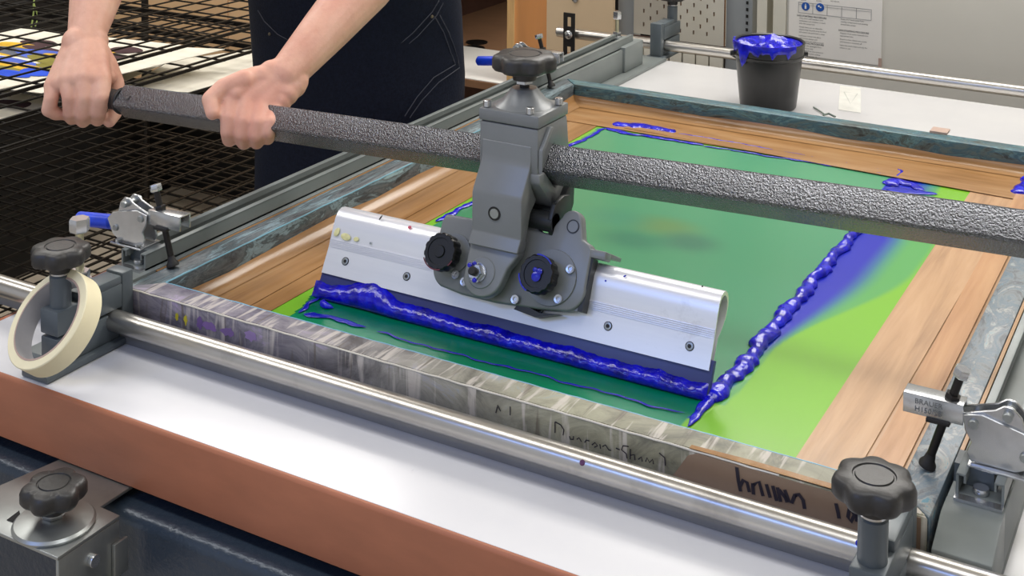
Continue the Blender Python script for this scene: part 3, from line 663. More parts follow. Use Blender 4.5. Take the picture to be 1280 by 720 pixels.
# colour of the stencil surface, written as an attribute
def smooth(a, b, x): x = min(1, max(0, (x-a)/(b-a))); return x*x*(3-2*x)
def mixc(a, b, t): return tuple(a[i]+(b[i]-a[i])*t for i in range(3))
L_ = lambda *c: tuple(lin(v) for v in c)
LIME, TEAL, TEALF, BLUE = L_(116, 174, 44), L_(78, 146, 106), L_(0, 106, 76), L_(14, 28, 168)
def colgrid(name, x0, x1, y0, y1, z, cell, colf, keep, mat, label=None, th=None):
    nx, ny = int((x1-x0)/cell), int((y1-y0)/cell); vs = {}; bm = newbm()
    g = lambda i, j: (x0+(x1-x0)*i/nx, y0+(y1-y0)*j/ny)
    def vert(i, j):
        if (i, j) not in vs: x, y = g(i, j); vs[i, j] = bm.verts.new((x, y, z))
        return vs[i, j]
    for i in range(nx):
        for j in range(ny):
            x, y = g(i+.5, j+.5)
            if keep(x, y): bm.faces.new((vert(i, j), vert(i+1, j), vert(i+1, j+1), vert(i, j+1)))
    o = obj(name, bm, mat, scn, label, smooth=0)
    a = o.data.color_attributes.new('ink', 'FLOAT_COLOR', 'POINT'); o3 = wo(scn)
    for k, v in enumerate(o.data.vertices):
        c = colf(v.co.x+o3.x, v.co.y+o3.y); a.data[k].color = (c[0], c[1], c[2], 1)
    return o
def wob(v, s, a): return a*(math.sin(v*s)+.6*math.sin(v*s*2.3+1.3)+.4*math.sin(v*s*5.1+.7))
colgrid('stencil_mesh', FB, 1-FB, FB, LY-FB, SZc, .03, lambda x, y: LIME, lambda x, y: True, M['emulsion'], 'lime green emulsion on mesh')
BY = .165
SPOTS = [on(790, 300, 'z', SZc), on(830, 283, 'z', SZc), on(862, 303, 'z', SZc), on(770, 272, 'z', SZc), on(1030-90, 340, 'z', SZc)]
def filmcol(x, y):
    if y < .172 and x > bead_x(max(y, .113)): return LIME if x > bead_x(max(y, .113))+.012 or y < .125 else mixc(BLUE, LIME, smooth(.0, .012, x-bead_x(y)))
    if y < .172:
        c = mixc(TEALF, L_(20, 130, 88), smooth(.135, .105, y) if False else smooth(.0, 1, (.14-y)/.03))
        return c
    c = mixc(L_(64, 132, 94), TEAL, smooth(.5, 1.0, y))
    c = mixc(c, L_(54, 128, 90), .7*smooth(.30, .40, (x-.36)+wob(y, 5, .02))*smooth(.62, .5, x)*(1-smooth(.5, .8, y)))
    for k, p in enumerate(SPOTS[:4]):
        d = math.hypot((x-p.x)/(.055 if k != 2 else .045), (y-p.y)/.038); c = mixc(c, (L_(44, 108, 84), L_(92, 124, 70), L_(50, 100, 82), L_(60, 128, 98))[k], .75*smooth(1.5, .2, d))
    # thin blue haze outside the bead
    xb = bead_x(y)
    if x > xb-.004:
        d = (x-xb)
        wdt = .012+.062*smooth(.24, .62, y)
        c2 = mixc(BLUE, L_(60, 130, 120), smooth(.55, 1.0, d/wdt)) 
        c2 = mixc(c2, L_(84, 156, 84), smooth(.8, 1.15, d/wdt))
        lim = .022+.100*smooth(.30, .66, y); lim = lim if y < .93 else .085
        c = mixc(c2, LIME, smooth(.88, 1.0, d/lim))
    return c
BEAD = [(.113, .7165), (.165, .7195), (.22, .724), (.35, .7225), (.5, .7235), (.62, .7250), (.75, .7285), (1.0, .716), (1.06, .715)]
def bead_x(y):
    for (a, p), (b, q) in zip(BEAD, BEAD[1:]):
        if y <= b: return p+(q-p)*max(0, (y-a))/(b-a)
    return .715
TX1b = .8445
def filmkeep(x, y):
    yb = .088
    left = .152+wob(y, 17, .003)+(.025*smooth(.2, .11, y))
    if y < .172: return left < x < TX1b and yb < y
    right = bead_x(y)+(.014+.07*smooth(.25, .62, y))*1.15
    right = TX1b
    return left+.006 < x < right and y < 1.048+wob(x, 11, .0015)
colgrid('ink_film', .14, .846, .086, 1.06, SZc+.0003, .0032, filmcol, filmkeep, M['film'], 'wet teal ink film')
# tape round the inside of the frame (on top of the mesh)
TX0, TX1, TY1 = .1485, .8435, 1.055
def strip(poly, z0, mat, label=None):
    bm = newbm(); prism(bm, poly, z0, z0+.0006); return obj('tape_strip', bm, mat, scn, label)
strip([(FB, FB), (TX0, FB), (TX0, LY-FB), (FB, LY-FB)], SZc+.0005, M['tape_l'], 'brown tape along left side')
strip([(TX1, FB), (1-FB, FB), (1-FB, LY-FB), (TX1, LY-FB)], SZc+.0005, M['tape_r'], 'paler brown tape along right side')
strip([(FB, TY1), (1-FB, TY1), (1-FB, LY-FB), (FB, LY-FB)], SZc+.0016, M['tape_b'], 'brown tape along far side')
strip([(.2, 1.066), (.96, 1.030), (.96, 1.075), (.2, 1.085)], SZc+.0023, M['tape_b'])
strip([(.882, FB), (.905, FB), (.915, .9), (.906, .9)], SZc+.0023, M['tape_r'])
strip([(.912, FB), (.945, FB), (.945, LY-.1), (.912, LY-.1)], SZc+.0031, tapemat('darker_parcel_tape', rgb(160, 118, 84), rgb(182, 138, 100), rgb(192, 150, 110), (7, .5, 1)))
strip([(FB, FB), (.118, FB), (.105, 1.0), (FB, 1.0)], SZc+.0016, M['tape_l'])
# fillets of tape rising up the inner faces
def fil(a, b, mat, k=10):
    a, b = V(a), V(b); d = (b-a).normalized(); n = V((-d.y, d.x, 0)); bm = newbm(); L = []
    for i in range(k+1):
        p = a.lerp(b, i/k); hh = .016+random.uniform(-.004, .004)
        L.append([bm.verts.new(p+n*q+V((0, 0, z))) for q, z in ((.026, .0030), (.012, .0045), (.004, .010), (.0006, hh))])
    for r1, r2 in zip(L, L[1:]):
        for i in range(3): bm.faces.new((r1[i], r1[i+1], r2[i+1], r2[i]))
    obj('tape_fillet', bm, mat, scn)
fil((1-FB, LY-FB, SZc), (FB, LY-FB, SZc), M['tape_b']); fil((FB, LY-FB, SZc), (FB, FB, SZc), M['tape_l'])
# ------------------------------------------------------------------ ink ridges (thick blue ink)
def noise1(v, s): return math.sin(v*s)+.6*math.sin(v*s*1.9+2)+.5*math.sin(v*s*3.7+.4)
def ridge(name, pts, w_, h_, label, seg=6, seed=0, parent=None, base=None, mat='ink', cat='ink'):
    random.seed(seed); bm = newbm(); P = [V(p) for p in pts]; L = [0]
    for a, b in zip(P, P[1:]): L.append(L[-1]+(b-a).length)
    n = max(8, int(L[-1]/.0035)); rows = []; ph = random.uniform(0, 6)
    for i in range(n+1):
        s = L[-1]*i/n; k = next(j for j in range(len(L)-1) if L[j+1] >= s-1e-9); f = (s-L[k])/max(1e-9, L[k+1]-L[k]); p = P[k].lerp(P[k+1], f)
        d = (P[k+1]-P[k]).normalized(); q = V((-d.y, d.x, 0)).normalized()
        ww = (w_[0]+(w_[1]-w_[0])*i/n)*(1+.18*noise1(s+ph, 75)+.05*noise1(s+ph, 210)); hh = (h_[0]+(h_[1]-h_[0])*i/n)*(1+.14*noise1(s+ph+1, 85)+.04*noise1(s, 240))
        e_ = min(1, i/3, (n-i)/3)**.5 if 0 < i < n else .05
        rows.append([bm.verts.new(p+q*(ww*e_*math.cos(a)+.0016*noise1(s+ph, 60))+V((0, 0, max(0, hh*e_*math.sin(a)+random.uniform(-.00012, .00012))))) for a in [PI*j/8 for j in range(9)]])
    for a, b in zip(rows, rows[1:]):
        for j in range(8): bm.faces.new((a[j], a[j+1], b[j+1], b[j]))
    bmesh.ops.recalc_face_normals(bm, faces=bm.faces)
    if parent: return obj(name, bm, M[mat], parent)
    return single(name, bm, M[mat], label, cat, 'ridges of blue ink', org=P[0], kind=None, smooth=180)
Z1 = SZc+.0015
g = lambda x, y: on(x, y, 'z', Z1)
ridge('ink_ridge', [g(x, y) for x, y in ((856, 532), (866, 524), (880, 510), (893, 492))], (.0025, .0085), (.0015, .005), 'tapering blue ink tail at near end of right ink ridge', seed=31)
ridge('ink_ridge', [g(x, y) for x, y in ((884, 502), (893, 492), (920, 470), (950, 432), (970, 405), (1000, 372), (1030, 335), (1062, 299), (1085, 275))], (.0112, .0072), (.008, .008), 'thick ridge of blue ink right of the squeegee on the green stencil', seed=3)
ridge('ink_ridge', [g(x, y) for x, y in ((545, 277), (570, 264), (592, 253), (640, 225))], (.0055, .005), (.002, .002), 'thin blue ink line left behind the squeegee', seed=4)
ridge('ink_ridge', [g(x, y) for x, y in ((765, 155), (800, 158), (830, 162), (845, 166))], (.016, .012), (.004, .003), 'blue ink patch at far left corner of stencil', seed=5)
ridge('ink_ridge', [g(x, y) for x, y in ((757, 160), (790, 168), (830, 173), (880, 182))], (.006, .004), (.002, .0012), 'blue ink line along far edge of stencil', seed=6)
ridge('ink_ridge', [g(x, y) for x, y in ((880, 182), (960, 195), (1040, 207), (1118, 220))], (.0022, .0022), (.0012, .0012), 'fine blue line along far stencil edge', seed=7, mat='ink_thin')
ridge('ink_ridge', [g(x, y) for x, y in ((846, 167), (900, 175), (980, 190), (1050, 203), (1105, 213))], (.0020, .0018), (.0012, .0012), 'fine blue line on far brown tape', seed=17, mat='ink_thin')
ridge('ink_ridge', [g(x, y) for x, y in ((1112, 232), (1120, 226), (1140, 231), (1155, 238))], (.014, .006), (.005, .002), 'blue ink blob at far right corner of stencil', seed=8)
ridge('ink_ridge', [g(x, y) for x, y in ((1108, 236), (1140, 239), (1172, 243))], (.012, .008), (.0012, .0012), 'flat blue smear at far right corner of stencil', seed=18, mat='ink_thin')
ridge('ink_ridge', [g(x, y) for x, y in ((1118, 222), (1124, 219), (1128, 214), (1122, 211))], (.0035, .0025), (.002, .002), 'small blue curl on far brown tape', seed=19)
ridge('ink_ridge', [g(x, y) for x, y in ((1271, 244), (1278, 236), (1300, 222))], (.012, .016), (.007, .009), 'blue ink blob near far right frame corner', seed=9)
ridge('ink_ridge', [g(x, y) for x, y in ((372, 391), (385, 380), (402, 372))], (.003, .003), (.001, .001), 'short blue ink line at left blade end', seed=10, mat='ink_thin')
ridge('ink_ridge', [g(x, y) for x, y in ((380, 392), (400, 395), (430, 401), (458, 409))], (.007, .0025), (.0015, .001), 'flat blue ink splash before left blade end', seed=11, mat='ink_thin')
ridge('ink_ridge', [g(x, y) for x, y in ((470, 414), (560, 440), (680, 470), (780, 497), (855, 517))], (.0014, .0014), (.0006, .0006), 'thin dark line in teal ink before the squeegee', seed=12, mat='ink_thin')
ridge('ink_ridge', [g(x, y) for x, y in ((700, 188), (718, 180), (738, 170), (757, 160))], (.005, .003), (.002, .0015), 'thin blue ink line at far left stencil corner', seed=13)

# ------------------------------------------------------------------ squeegee (leaning back)
UYZ = V((0, .467, .884)); NN = V((0, -.884, .467)); S0 = V((0, .183, -.011))
def W(x, s, off): return S0 + V((x, 0, 0)) + UYZ*s + NN*off
MW = Matrix(((1, 0, 0, 0), (0, UYZ.y, NN.y, S0.y), (0, UYZ.z, NN.z, S0.z), (0, 0, 0, 1)))     # local (x,s,off)
MP = Matrix(((0, 0, 1, 0), (0, 0, 0, 0), (0, 0, 0, 0), (0, 0, 0, 1)))
SX0, SX1 = .1705, .7175
sq = thing('squeegee', (.444, .183, -.035), 'aluminium squeegee with navy rubber blade pushing blue ink', 'squeegee')
prof = [(0, 0), (.036, 0), (.040, .0005), (.060, .003), (.072, .0035), (.081, .001), (.086, -.004), (.0885, -.011), (.087, -.019), (.082, -.025), (.074, -.028), (.062, -.027), (.048, -.021), (.036, -.012), (.0, -.011)]
bm = newbm(); t_ = bmesh.new(); A_ = [t_.verts.new(W(SX0, s, o)) for s, o in prof]; B_ = [t_.verts.new(W(SX1, s, o)) for s, o in prof]
for k in range(len(prof)): k2 = (k+1) % len(prof); t_.faces.new((A_[k], A_[k2], B_[k2], B_[k]))
inn = [(s*.9+.004 if s > .03 else s+.002, o*.86-.0016) for s, o in prof]
A2 = [t_.verts.new(W(SX0, s, o)) for s, o in inn]; B2 = [t_.verts.new(W(SX1, s, o)) for s, o in inn]
for k in range(len(prof)):
    k2 = (k+1) % len(prof); t_.faces.new((A2[k], B2[k], B2[k2], A2[k2])); t_.faces.new((A_[k], A2[k], A2[k2], A_[k2])); t_.faces.new((B_[k], B_[k2], B2[k2], B2[k]))
bmesh.ops.recalc_face_normals(t_, faces=t_.faces); merge(bm, t_); obj('holder', bm, M['alu'], sq)
bm = newbm()
for k in range(5): box(bm, (SX0+.0005, .0345+k*.0022, .0004), (SX1-.0005, .0353+k*.0022, .0011+k*.0003), MW)
tag(obj('groove_ribs', bm, M['alu'], sq), kind='stuff')
bm = newbm(); box(bm, (SX0-.001, -.0345, -.0095), (SX1+.004, .012, -.0025), MW, bev=.0008); obj('blade', bm, M['blade'], sq, 'navy rubber blade')
for x in (.2028, .3005, .4957, .5871, .6904):
    bm = newbm(); lathe(bm, [(0, .0006), (.0022, .0006), (.0024, .0012), (.0044, .0010), (.0046, 0)], MW @ TM((x, .0205, 0)), 20); o = obj('screw', bm, M['zinc_dull'], sq)
    bm = newbm(); lathe(bm, [(0, .0014), (.0022, .0014), (.0022, .0005)], MW @ TM((x, .0205, 0)), 6); lathe(bm, [(.0049, .0006), (.0046, .0002)], MW @ TM((x, .0205, .0002)), 20)
    lathe(bm, [(.0044, .0011), (.0052, .0009), (.0053, 0)], MW @ TM((x, .0205, 0)), 20); obj('screw_recess', bm, M['rubber'], o)
def wpix(x, y, off):
    P0 = S0+NN*off; d = FW+RT*((x-PX)/F)-UP*((y-PY)/F); q = CAMP+d*((P0-CAMP).dot(NN)/d.dot(NN)); r = q-S0
    return q.x, r.dot(UYZ)
MYEL = plain('yellow_stain', rgb(222, 216, 160), .4); MPINK = plain('pink_ink', rgb(206, 90, 110), .4)
for k, (x, y, rx, ry, mm) in enumerate(((421, 290, .004, .006, MYEL), (432, 296, .008, .0045, MYEL), (445, 299, .004, .003, MYEL), (512, 284, .0028, .002, MPINK), (757, 351, .0012, .0012, M['ink_thin']), (781, 345, .0022, .001, M['ink_thin']), (878, 358, .0012, .001, M['rubber']), (476, 272, .004, .001, M['rubber']), (463, 304, .0016, .0016, M['zinc_dull']))):
    sx, ss = wpix(x, y, .0035); o_ = .0008 if ss < .037 else .0036; sx, ss = wpix(x, y, o_)
    bm = newbm(); lathe(bm, [(0, 0), (1, 0), (.9, .0004), (0, .0005)], MW @ TM((sx, ss, o_)) @ Matrix.Rotation(-.3+k*.2, 4, 'Z') @ Matrix.Diagonal((rx, ry, 1, 1)), 14); obj('ink_spot', bm, mm, sq)
# ink rolled on the blade
def bead(label, x0, x1):
    bm = newbm(); n = 260; rows = []
    for i in range(n+1):
        x = x0+(x1-x0)*i/n; u = i/n
        bulge = 1+1.15*math.exp(-((x-.258)/.035)**2)+.25*noise1(x, 60)*.4+.1*noise1(x, 170)+.06*noise1(x, 420)
        top = -.0105+.016*math.exp(-((x-.255)/.032)**2)-.003*u+.0010*noise1(x, 60)+.0004*noise1(x, 230); th = .0085*(1+.30*math.exp(-((x-.26)/.05)**2))*(1+.05*noise1(x, 70))
        e_ = min(1, i/6, (n-i)/6)**.5 if 0 < i < n else .1
        row = []
        for j in range(11):
            v_ = j/10; s = -.0345+(top+.0345)*v_; o_ = -.0022+th*e_*math.sin(PI*min(1, v_*1.02))**.7*(1-.25*v_)+(.00035*noise1(x*3+v_*.1, 150)*math.sin(PI*v_))
            p = W(x, s, o_); p.z = max(p.z, Z1); row.append(bm.verts.new(p))
        rows.append(row)
    for a, b in zip(rows, rows[1:]):
        for j in range(10): bm.faces.new((a[j], a[j+1], b[j+1], b[j]))
    return single('ink_bead', bm, M['ink'], label, 'ink', org=W((x0+x1)/2, -.03, .004), smooth=180)
bead('long bead of glossy blue ink rolled along the squeegee blade', SX0-.006, SX1+.002)
ridge('ink_drip', [g(x, y) for x, y in ((398, 378), (406, 382), (418, 384))], (.006, .004), (.008, .005), 'drip of blue ink hanging at left blade end', seed=21)

# ------------------------------------------------------------------ squeegee carriage on the beam
RA, RB = V((-.2733, .2340, .1384)), V((1.0444, .2072, .1913)); BD = (RB-RA).normalized()
def ridge_at(x): return RA + BD*((x-RA.x)/BD.x)
HB = .0270; AX = V((0, HB, 0))
pf = V((0, -1, 0)); qf = V((0, 0, 1))
def diamond(x, k=1.0, w_=1.0):
    c = ridge_at(x)+AX; return [c+V((0, -HB*k, 0)), c+V((0, 0, HB*k)), c+V((0, HB*k, 0)), c+V((0, 0, -HB*k))]
ps = thing('press_arm', ridge_at(.45)+AX, 'long dark hammered square bar held by the worker', 'bar')
bm = newbm(); xs = [-.270, -.2675, 1.55]; ks = [.93, 1, 1]; rings = []
def rounded(x, k):
    d = diamond(x, k); out = []
    for i in range(4):
        p, a, b = d[i], d[i-1], d[(i+1) % 4]
        for f_ in (0, .5, 1):
            q = p+(a-p).normalized()*.003*(1-f_)+(b-p).normalized()*.003*f_; q = q+(p-q)*(.28 if f_ == .5 else 0); out.append(q)
    return out
t_ = bmesh.new()
for x, k in zip(xs, ks): rings.append([t_.verts.new(p) for p in rounded(x, k)])
for a, b in zip(rings, rings[1:]):
    for k in range(12): t_.faces.new((a[k], a[(k+1) % 12], b[(k+1) % 12], b[k]))
t_.faces.new(rings[0]); t_.faces.new(rings[-1][::-1]); bmesh.ops.recalc_face_normals(t_, faces=t_.faces); merge(bm, t_)
obj('square_bar', bm, M['beam'], ps, smooth=30)
cL = ridge_at(-.27)+AX
bm = newbm(); cyl(bm, ridge_at(-.40)+AX, cL, .0155, n=28, bev=.003); lathe(bm, [(0, 0), (.020, 0), (.021, .003), (.019, .009), (.016, .012), (0, .012)], axis_m(ridge_at(-.270)+AX, -BD), 28)
obj('grip', bm, M['rubber'], ps, 'black end grip')
bm = newbm(); hexnut(bm, ridge_at(-.245)+V((0, .010, .012)), (0, -1, 1), .004, .002, 16); obj('set_screw', bm, M['beam'], ps)

cg = thing('squeegee_carriage', (.444, .25, .17), 'grey cast carriage clamping the squeegee under the bar', 'carriage')
XP = Matrix(((0, 0, 1, 0), (1, 0, 0, 0), (0, 1, 0, 0), (0, 0, 0, 1)))      # local (y,z) polygon extruded along x
cz = (ridge_at(.444)).z; cy = (ridge_at(.444)).y+HB
HX0, HX1 = .400, .4835
top_poly = [(cy-.041, cz-.002), (cy-.041, .2225), (cy+.036, .2225), (cy+.045, cz-.002), (cy+.0285, cz-.002), (cy, cz+.0275), (cy-.0285, cz-.002)]
bm = newbm(); prism(bm, top_poly, HX0, HX1, XP, bev=.0028); obj('housing', bm, M['cast'], cg)
vpoly = [(cy-.043, cz), (cy-.0285, cz), (cy, cz-.0285), (cy+.0285, cz), (cy+.045, cz), (cy+.043, cz-.012), (cy+.004, cz-.052), (cy-.004, cz-.052), (cy-.043, cz-.012)]
bm = newbm(); prism(bm, vpoly, HX0+.003, HX1+.004, XP, bev=.0025); obj('saddle', bm, M['cast'], cg)
bm = newbm(); prism(bm, [(cy-.040, cz+.0), (cy-.040, cz+.030), (cy-.018, cz+.054), (cy-.010, cz+.052), (cy-.034, cz+.026)], HX1, HX1+.006, XP, bev=.0015); obj('side_rib', bm, M['cast'], cg)
bm = newbm(); box(bm, (HX0-.001, cy-.042, .2233), (HX1+.001, cy+.037, .2385), bev=.002); obj('cap_plate', bm, M['cast'], cg)
bm = newbm(); lathe(bm, [(0, .0), (.038, 0), (.033, .0035), (.0285, .006), (.0175, .0195), (.0155, .0215), (0, .0215)], TM((.441, cy, .2386)), 40); obj('screw_tower', bm, M['cast'], cg)
bm = newbm(); cyl(bm, (.441, cy, .2601), (.441, cy, .275), .0062, n=16); obj('adjuster_screw', bm, M['rubber'], cg)
bm = newbm(); hexnut(bm, (.441, cy, .2650), (0, 0, 1), .0115, .0052); obj('lock_nut', bm, M['zinc'], cg)
bm = newbm(); star(bm, TM((.441, cy, .2815)) @ Matrix.Rotation(.2, 4, 'Z'), R=.0415, h=.0215); obj('star_knob', bm, M['knob'], cg)
for x, y in ((HX0+.007, cy-.034), (HX1-.014, cy-.036), (HX1-.004, cy+.020), (HX0+.010, cy+.028)):
    bm = newbm(); cyl(bm, (x, y, .2388), (x, y, .2475), .0052, n=18, bev=.0008); o = obj('cap_screw', bm, M['zinc'], cg)
# front arm, kinked down to the ear
YA = .183
arm = [(YA-.0005, .092), (YA-.0005, .141), (YA+.002, .146), (.204, .176), (.206, .186), (.2105, .186), (.2105, cz-.008), (.212, .150), (.206, .138), (.199, .125), (.199, .098), (.19, .086)]
arm = [(.172, .078), (.1815, .092), (.1815, .139), (.184, .145), (.2015, .172), (.2045, .182), (.2045, .200), (.2075, .200), (.2075, cz-.018), (.220, .130), (.205, .118), (.198, .098), (.190, .074)]
bm = newbm(); prism(bm, arm, .4045, .4745, XP, bev=.0035, seg=3); obj('front_arm', bm, M['cast'], cg)
bm = newbm(); lathe(bm, [(0, 0), (.0066, 0), (.0060, .0012), (0, .0012)], axis_m((.437, .1814, .118), (0, -1, 0)), 24); obj('pivot_pin', bm, M['zinc_dull'], cg)
bm = newbm(); lathe(bm, [(.0064, .0002), (.0086, .0002), (.0086, .0008), (.0064, .0008)], axis_m((.437, .1814, .118), (0, -1, 0)), 24); obj('pin_recess', bm, M['rubber'], cg)
ear = []
for k in range(13):
    a = PI+.35+(PI-.5)*k/12; ear.append((.432+.0275*math.cos(a), .0425+.0265*math.sin(a)))
ear += [(.463, .055), (.4735, .072), (.4735, .092), (.405, .092), (.4045, .07)]
bm = newbm(); prism(bm, ear, .030, .045, MW, bev=.0028, seg=3); obj('ear', bm, M['cast'], cg)
bm = newbm(); cyl(bm, W(.43, .044, .0445), W(.43, .044, .0462), .0185, n=36, bev=.0008); obj('boss', bm, M['cast'], cg)
bm = newbm(); lathe(bm, [(0, 0), (.0115, 0), (.0115, .0018), (0, .0018)], axis_m(W(.426, .043, .0465), NN), 28); hexnut(bm, W(.426, .043, .048), NN, .0098, .0085); obj('nut', bm, M['zinc'], cg)
bm = newbm(); cyl(bm, W(.426, .043, .05), W(.426, .043, .064), .0052, n=16, bev=.001); obj('stud', bm, M['rubber'], cg)
for k, (dx, ds, o_) in enumerate(((-.003, .009, .055), (.003, -.0095, .056), (-.006, .006, .060))):
    bm = newbm(); lathe(bm, [(0, -.003), (.0028, -.001), (.003, .001), (0, .003)], axis_m(W(.426+dx, .043+ds, o_), NN), 10); obj('ink_spot', bm, M['ink'], cg)
# clamp plates
def arcp(cx, cs, r, a0, a1, n=7): return [(cx+r*math.cos(math.radians(a0+(a1-a0)*k/n)), cs+r*math.sin(math.radians(a0+(a1-a0)*k/n))) for k in range(n+1)]
plate = [(.3435, .060)]+[(.3425, .096), (.346, .1045)]+[(.389, .106)]+[(.392, .118), (.402, .122), (.470, .122), (.480, .108), (.492, .107), (.499, .117)]+arcp(.5205, .126, .014, 165, 10)+[(.5405, .108), (.552, .104), (.5555, .098)]+arcp(.531, .050, .027, 15, -70)+[(.50, .0195), (.44, .015), (.395, .015)]+arcp(.372, .043, .026, 250, 190)
bm = newbm(); prism(bm, plate, .0042, .020, MW, bev=.0028, seg=3); obj('clamp_plate', bm, M['cast'], cg)
bm = newbm(); lathe(bm, [(0, 0), (.024, 0), (.0235, .0022), (0, .0022)], MW @ TM((.372, .060, .020)), 36); obj('plate_boss', bm, M['cast'], cg); bm = newbm(); lathe(bm, [(0, 0), (.033, 0), (.0325, .0025), (0, .0025)], MW @ TM((.5115, .058, .020)), 40); obj('plate_boss', bm, M['cast'], cg)
def rknob(x, s, label, tint):
    def rk_(bm, R, z0, z1, n=72, lob=14):
        t = bmesh.new(); rr = []
        for r, z in ((0, z0), (.82, z0), (1, z0+.002), (1, z1-.002), (.93, z1), (.72, z1), (.70, z1-.0012), (.34, z1-.0012), (.30, z1+.0008), (0, z1+.001)):
            if r == 0: rr.append([t.verts.new((0, 0, z))]); continue
            rr.append([t.verts.new((R*r*(1-(.045*(math.cos(lob*a) > .3) if r > .8 else 0))*math.cos(a), R*r*(1-(.045*(math.cos(lob*a) > .3) if r > .8 else 0))*math.sin(a), z)) for a in [2*PI*k/n for k in range(n)]])
        for a, b in zip(rr, rr[1:]):
            for k in range(n):
                k2 = (k+1) % n
                if len(a) == 1: t.faces.new((a[0], b[k2], b[k]))
                elif len(b) == 1: t.faces.new((a[k], a[k2], b[0]))
                else: t.faces.new((a[k], a[k2], b[k2], b[k]))
        bmesh.ops.recalc_face_normals(t, faces=t.faces); merge(bm, t, MW @ TM((x, s, 0)))
    bm = newbm(); cyl(bm, W(x, s, .018), W(x, s, .034), .009, n=20); rk_(bm, .0228, .032, .050); o = obj('round_knob', bm, M['black'], cg, label)
    if tint:
        for dx, ds, r in ((.001, -.003, .006), (.004, .003, .004), (-.002, .004, .003)):
            bm = newbm(); lathe(bm, [(0, 0), (r, 0), (r*.6, .0012), (0, .0016)], MW @ TM((x+dx, s+ds, .0508)), 14); obj('ink_spot', bm, M['ink_thin'], o)
    bm = newbm()
    for a0, a1 in (((40, 110), (190, 260)) if tint else ((210, 300), (320, 350))):
        ribbon(bm, [W(x+.0222*math.cos(math.radians(a)), s+.0222*math.sin(math.radians(a)), .0502) for a in range(a0, a1, 10)], .0016, NN)
    obj('ink_ring', bm, M['ink_thin'] if tint else plain('maroon_ink', rgb(90, 30, 40), .4), o, smooth=0)
rknob(.3675, .057, 'plain black round knob', 0); rknob(.5044, .057, 'black round knob spotted with blue ink', 1)
for x, s in ((.3835, .036), (.535, .072), (.528, .036), (.398, .03), (.472, .024)):
    bm = newbm(); lathe(bm, [(0, .001), (.0028, .001), (.003, .003), (.0052, .0032), (.0054, 0)], MW @ TM((x, s, .0225)), 20); obj('cap_screw', bm, M['zinc'], cg)
bm = newbm(); lathe(bm, [(.0068, 0), (.0068, .0010), (.0082, .0010), (.0082, 0)], MW @ TM((.5245, .121, .0200)), 28); obj('pin_ring', bm, M['cast_dark'], cg)
bm = newbm(); lathe(bm, [(0, .0006), (.0068, .0006), (.0068, 0)], MW @ TM((.5245, .121, .0200)), 28); obj('pivot_pin', bm, M['cast'], cg)
bm = newbm(); box(bm, (.5475, .028, .0008), (.5515, .0925, .016), MW); obj('jaw_pad', bm, M['cast'], cg)
bm = newbm(); box(bm, (.552, .028, .0012), (.558, .090, .017), MW); obj('jaw_liner', bm, M['cast_dark'], cg)
bm = newbm(); box(bm, (.545, .0905, .001), (.574, .1005, .0195), MW, bev=.0015); box(bm, (.545, .0955, -.03), (.574, .1005, .002), MW, bev=.001); obj('hook_tab', bm, M['cast'], cg)
bm = newbm(); prism(bm, [(.475, .022), (.505, .016), (.53, .02), (.50, .010), (.47, .013)], .004, .018, MW); obj('lower_lip', bm, M['cast_dark'], cg)
# rear arm and cross shaft
bm = newbm(); prism(bm, [(.235, .085), (.232, .115), (.246, cz-.05), (.262, cz-.035), (.284, cz-.018), (.282, .11), (.262, .085)], HX0+.006, HX1+.012, XP, bev=.003); obj('rear_arm', bm, M['cast_dark'], cg)
bm = newbm(); cyl(bm, (.395, .222, .105), (.500, .222, .105), .0115, n=24); obj('cross_shaft', bm, M['cast_dark'], cg)
bm = newbm(); prism(bm, [(.215, .088), (.212, .112), (.222, .128), (.245, .132), (.262, .128), (.268, .10), (.25, .088)], .494, .500, XP, bev=.001); obj('rear_lug', bm, M['cast_dark'], cg)

# ------------------------------------------------------------------ masking tape roll hung round the left clamp post
mr = thing('masking_tape_roll', (0, -.1, BZ), 'cream masking tape roll leaning round the left star knob post', 'tape')
# fit: centre seen at (68,402); ring axis mostly towards the camera-left
TC = at(68.5, 403.0, 1.535); 
def tnorm(): 
    v = (CAMP-TC).normalized(); return v
vv = tnorm(); sd = V((0, 0, 1)).cross(vv).normalized(); uu = vv.cross(sd)
ax = (vv*.60 - sd*.67 + uu*.45).normalized()
RO, RI, WT = .0590, .0490, .026
MT = axis_m(TC, ax)
bm = newbm(); lathe(bm, [(RI, -WT/2), (RO-.001, -WT/2), (RO, -WT/2+.001), (RO, WT/2-.001), (RO-.001, WT/2), (RI, WT/2)], MT, 72); lathe(bm, [(RI, WT/2), (RI, -WT/2)], MT, 72); obj('tape', bm, M['masking'], mr)
bm = newbm(); lathe(bm, [(RI-.0022, -WT/2-.0003), (RI-.0001, -WT/2-.0003), (RI-.0001, WT/2+.0003), (RI-.0022, WT/2+.0003)], MT, 72); obj('core_rim', bm, M['tape_core'], mr)
bm = newbm(); lathe(bm, [(RI-.0023, WT/2+.0002), (RI-.0024, -WT/2-.0002)], MT, 72); obj('core', bm, M['core_in'], mr)

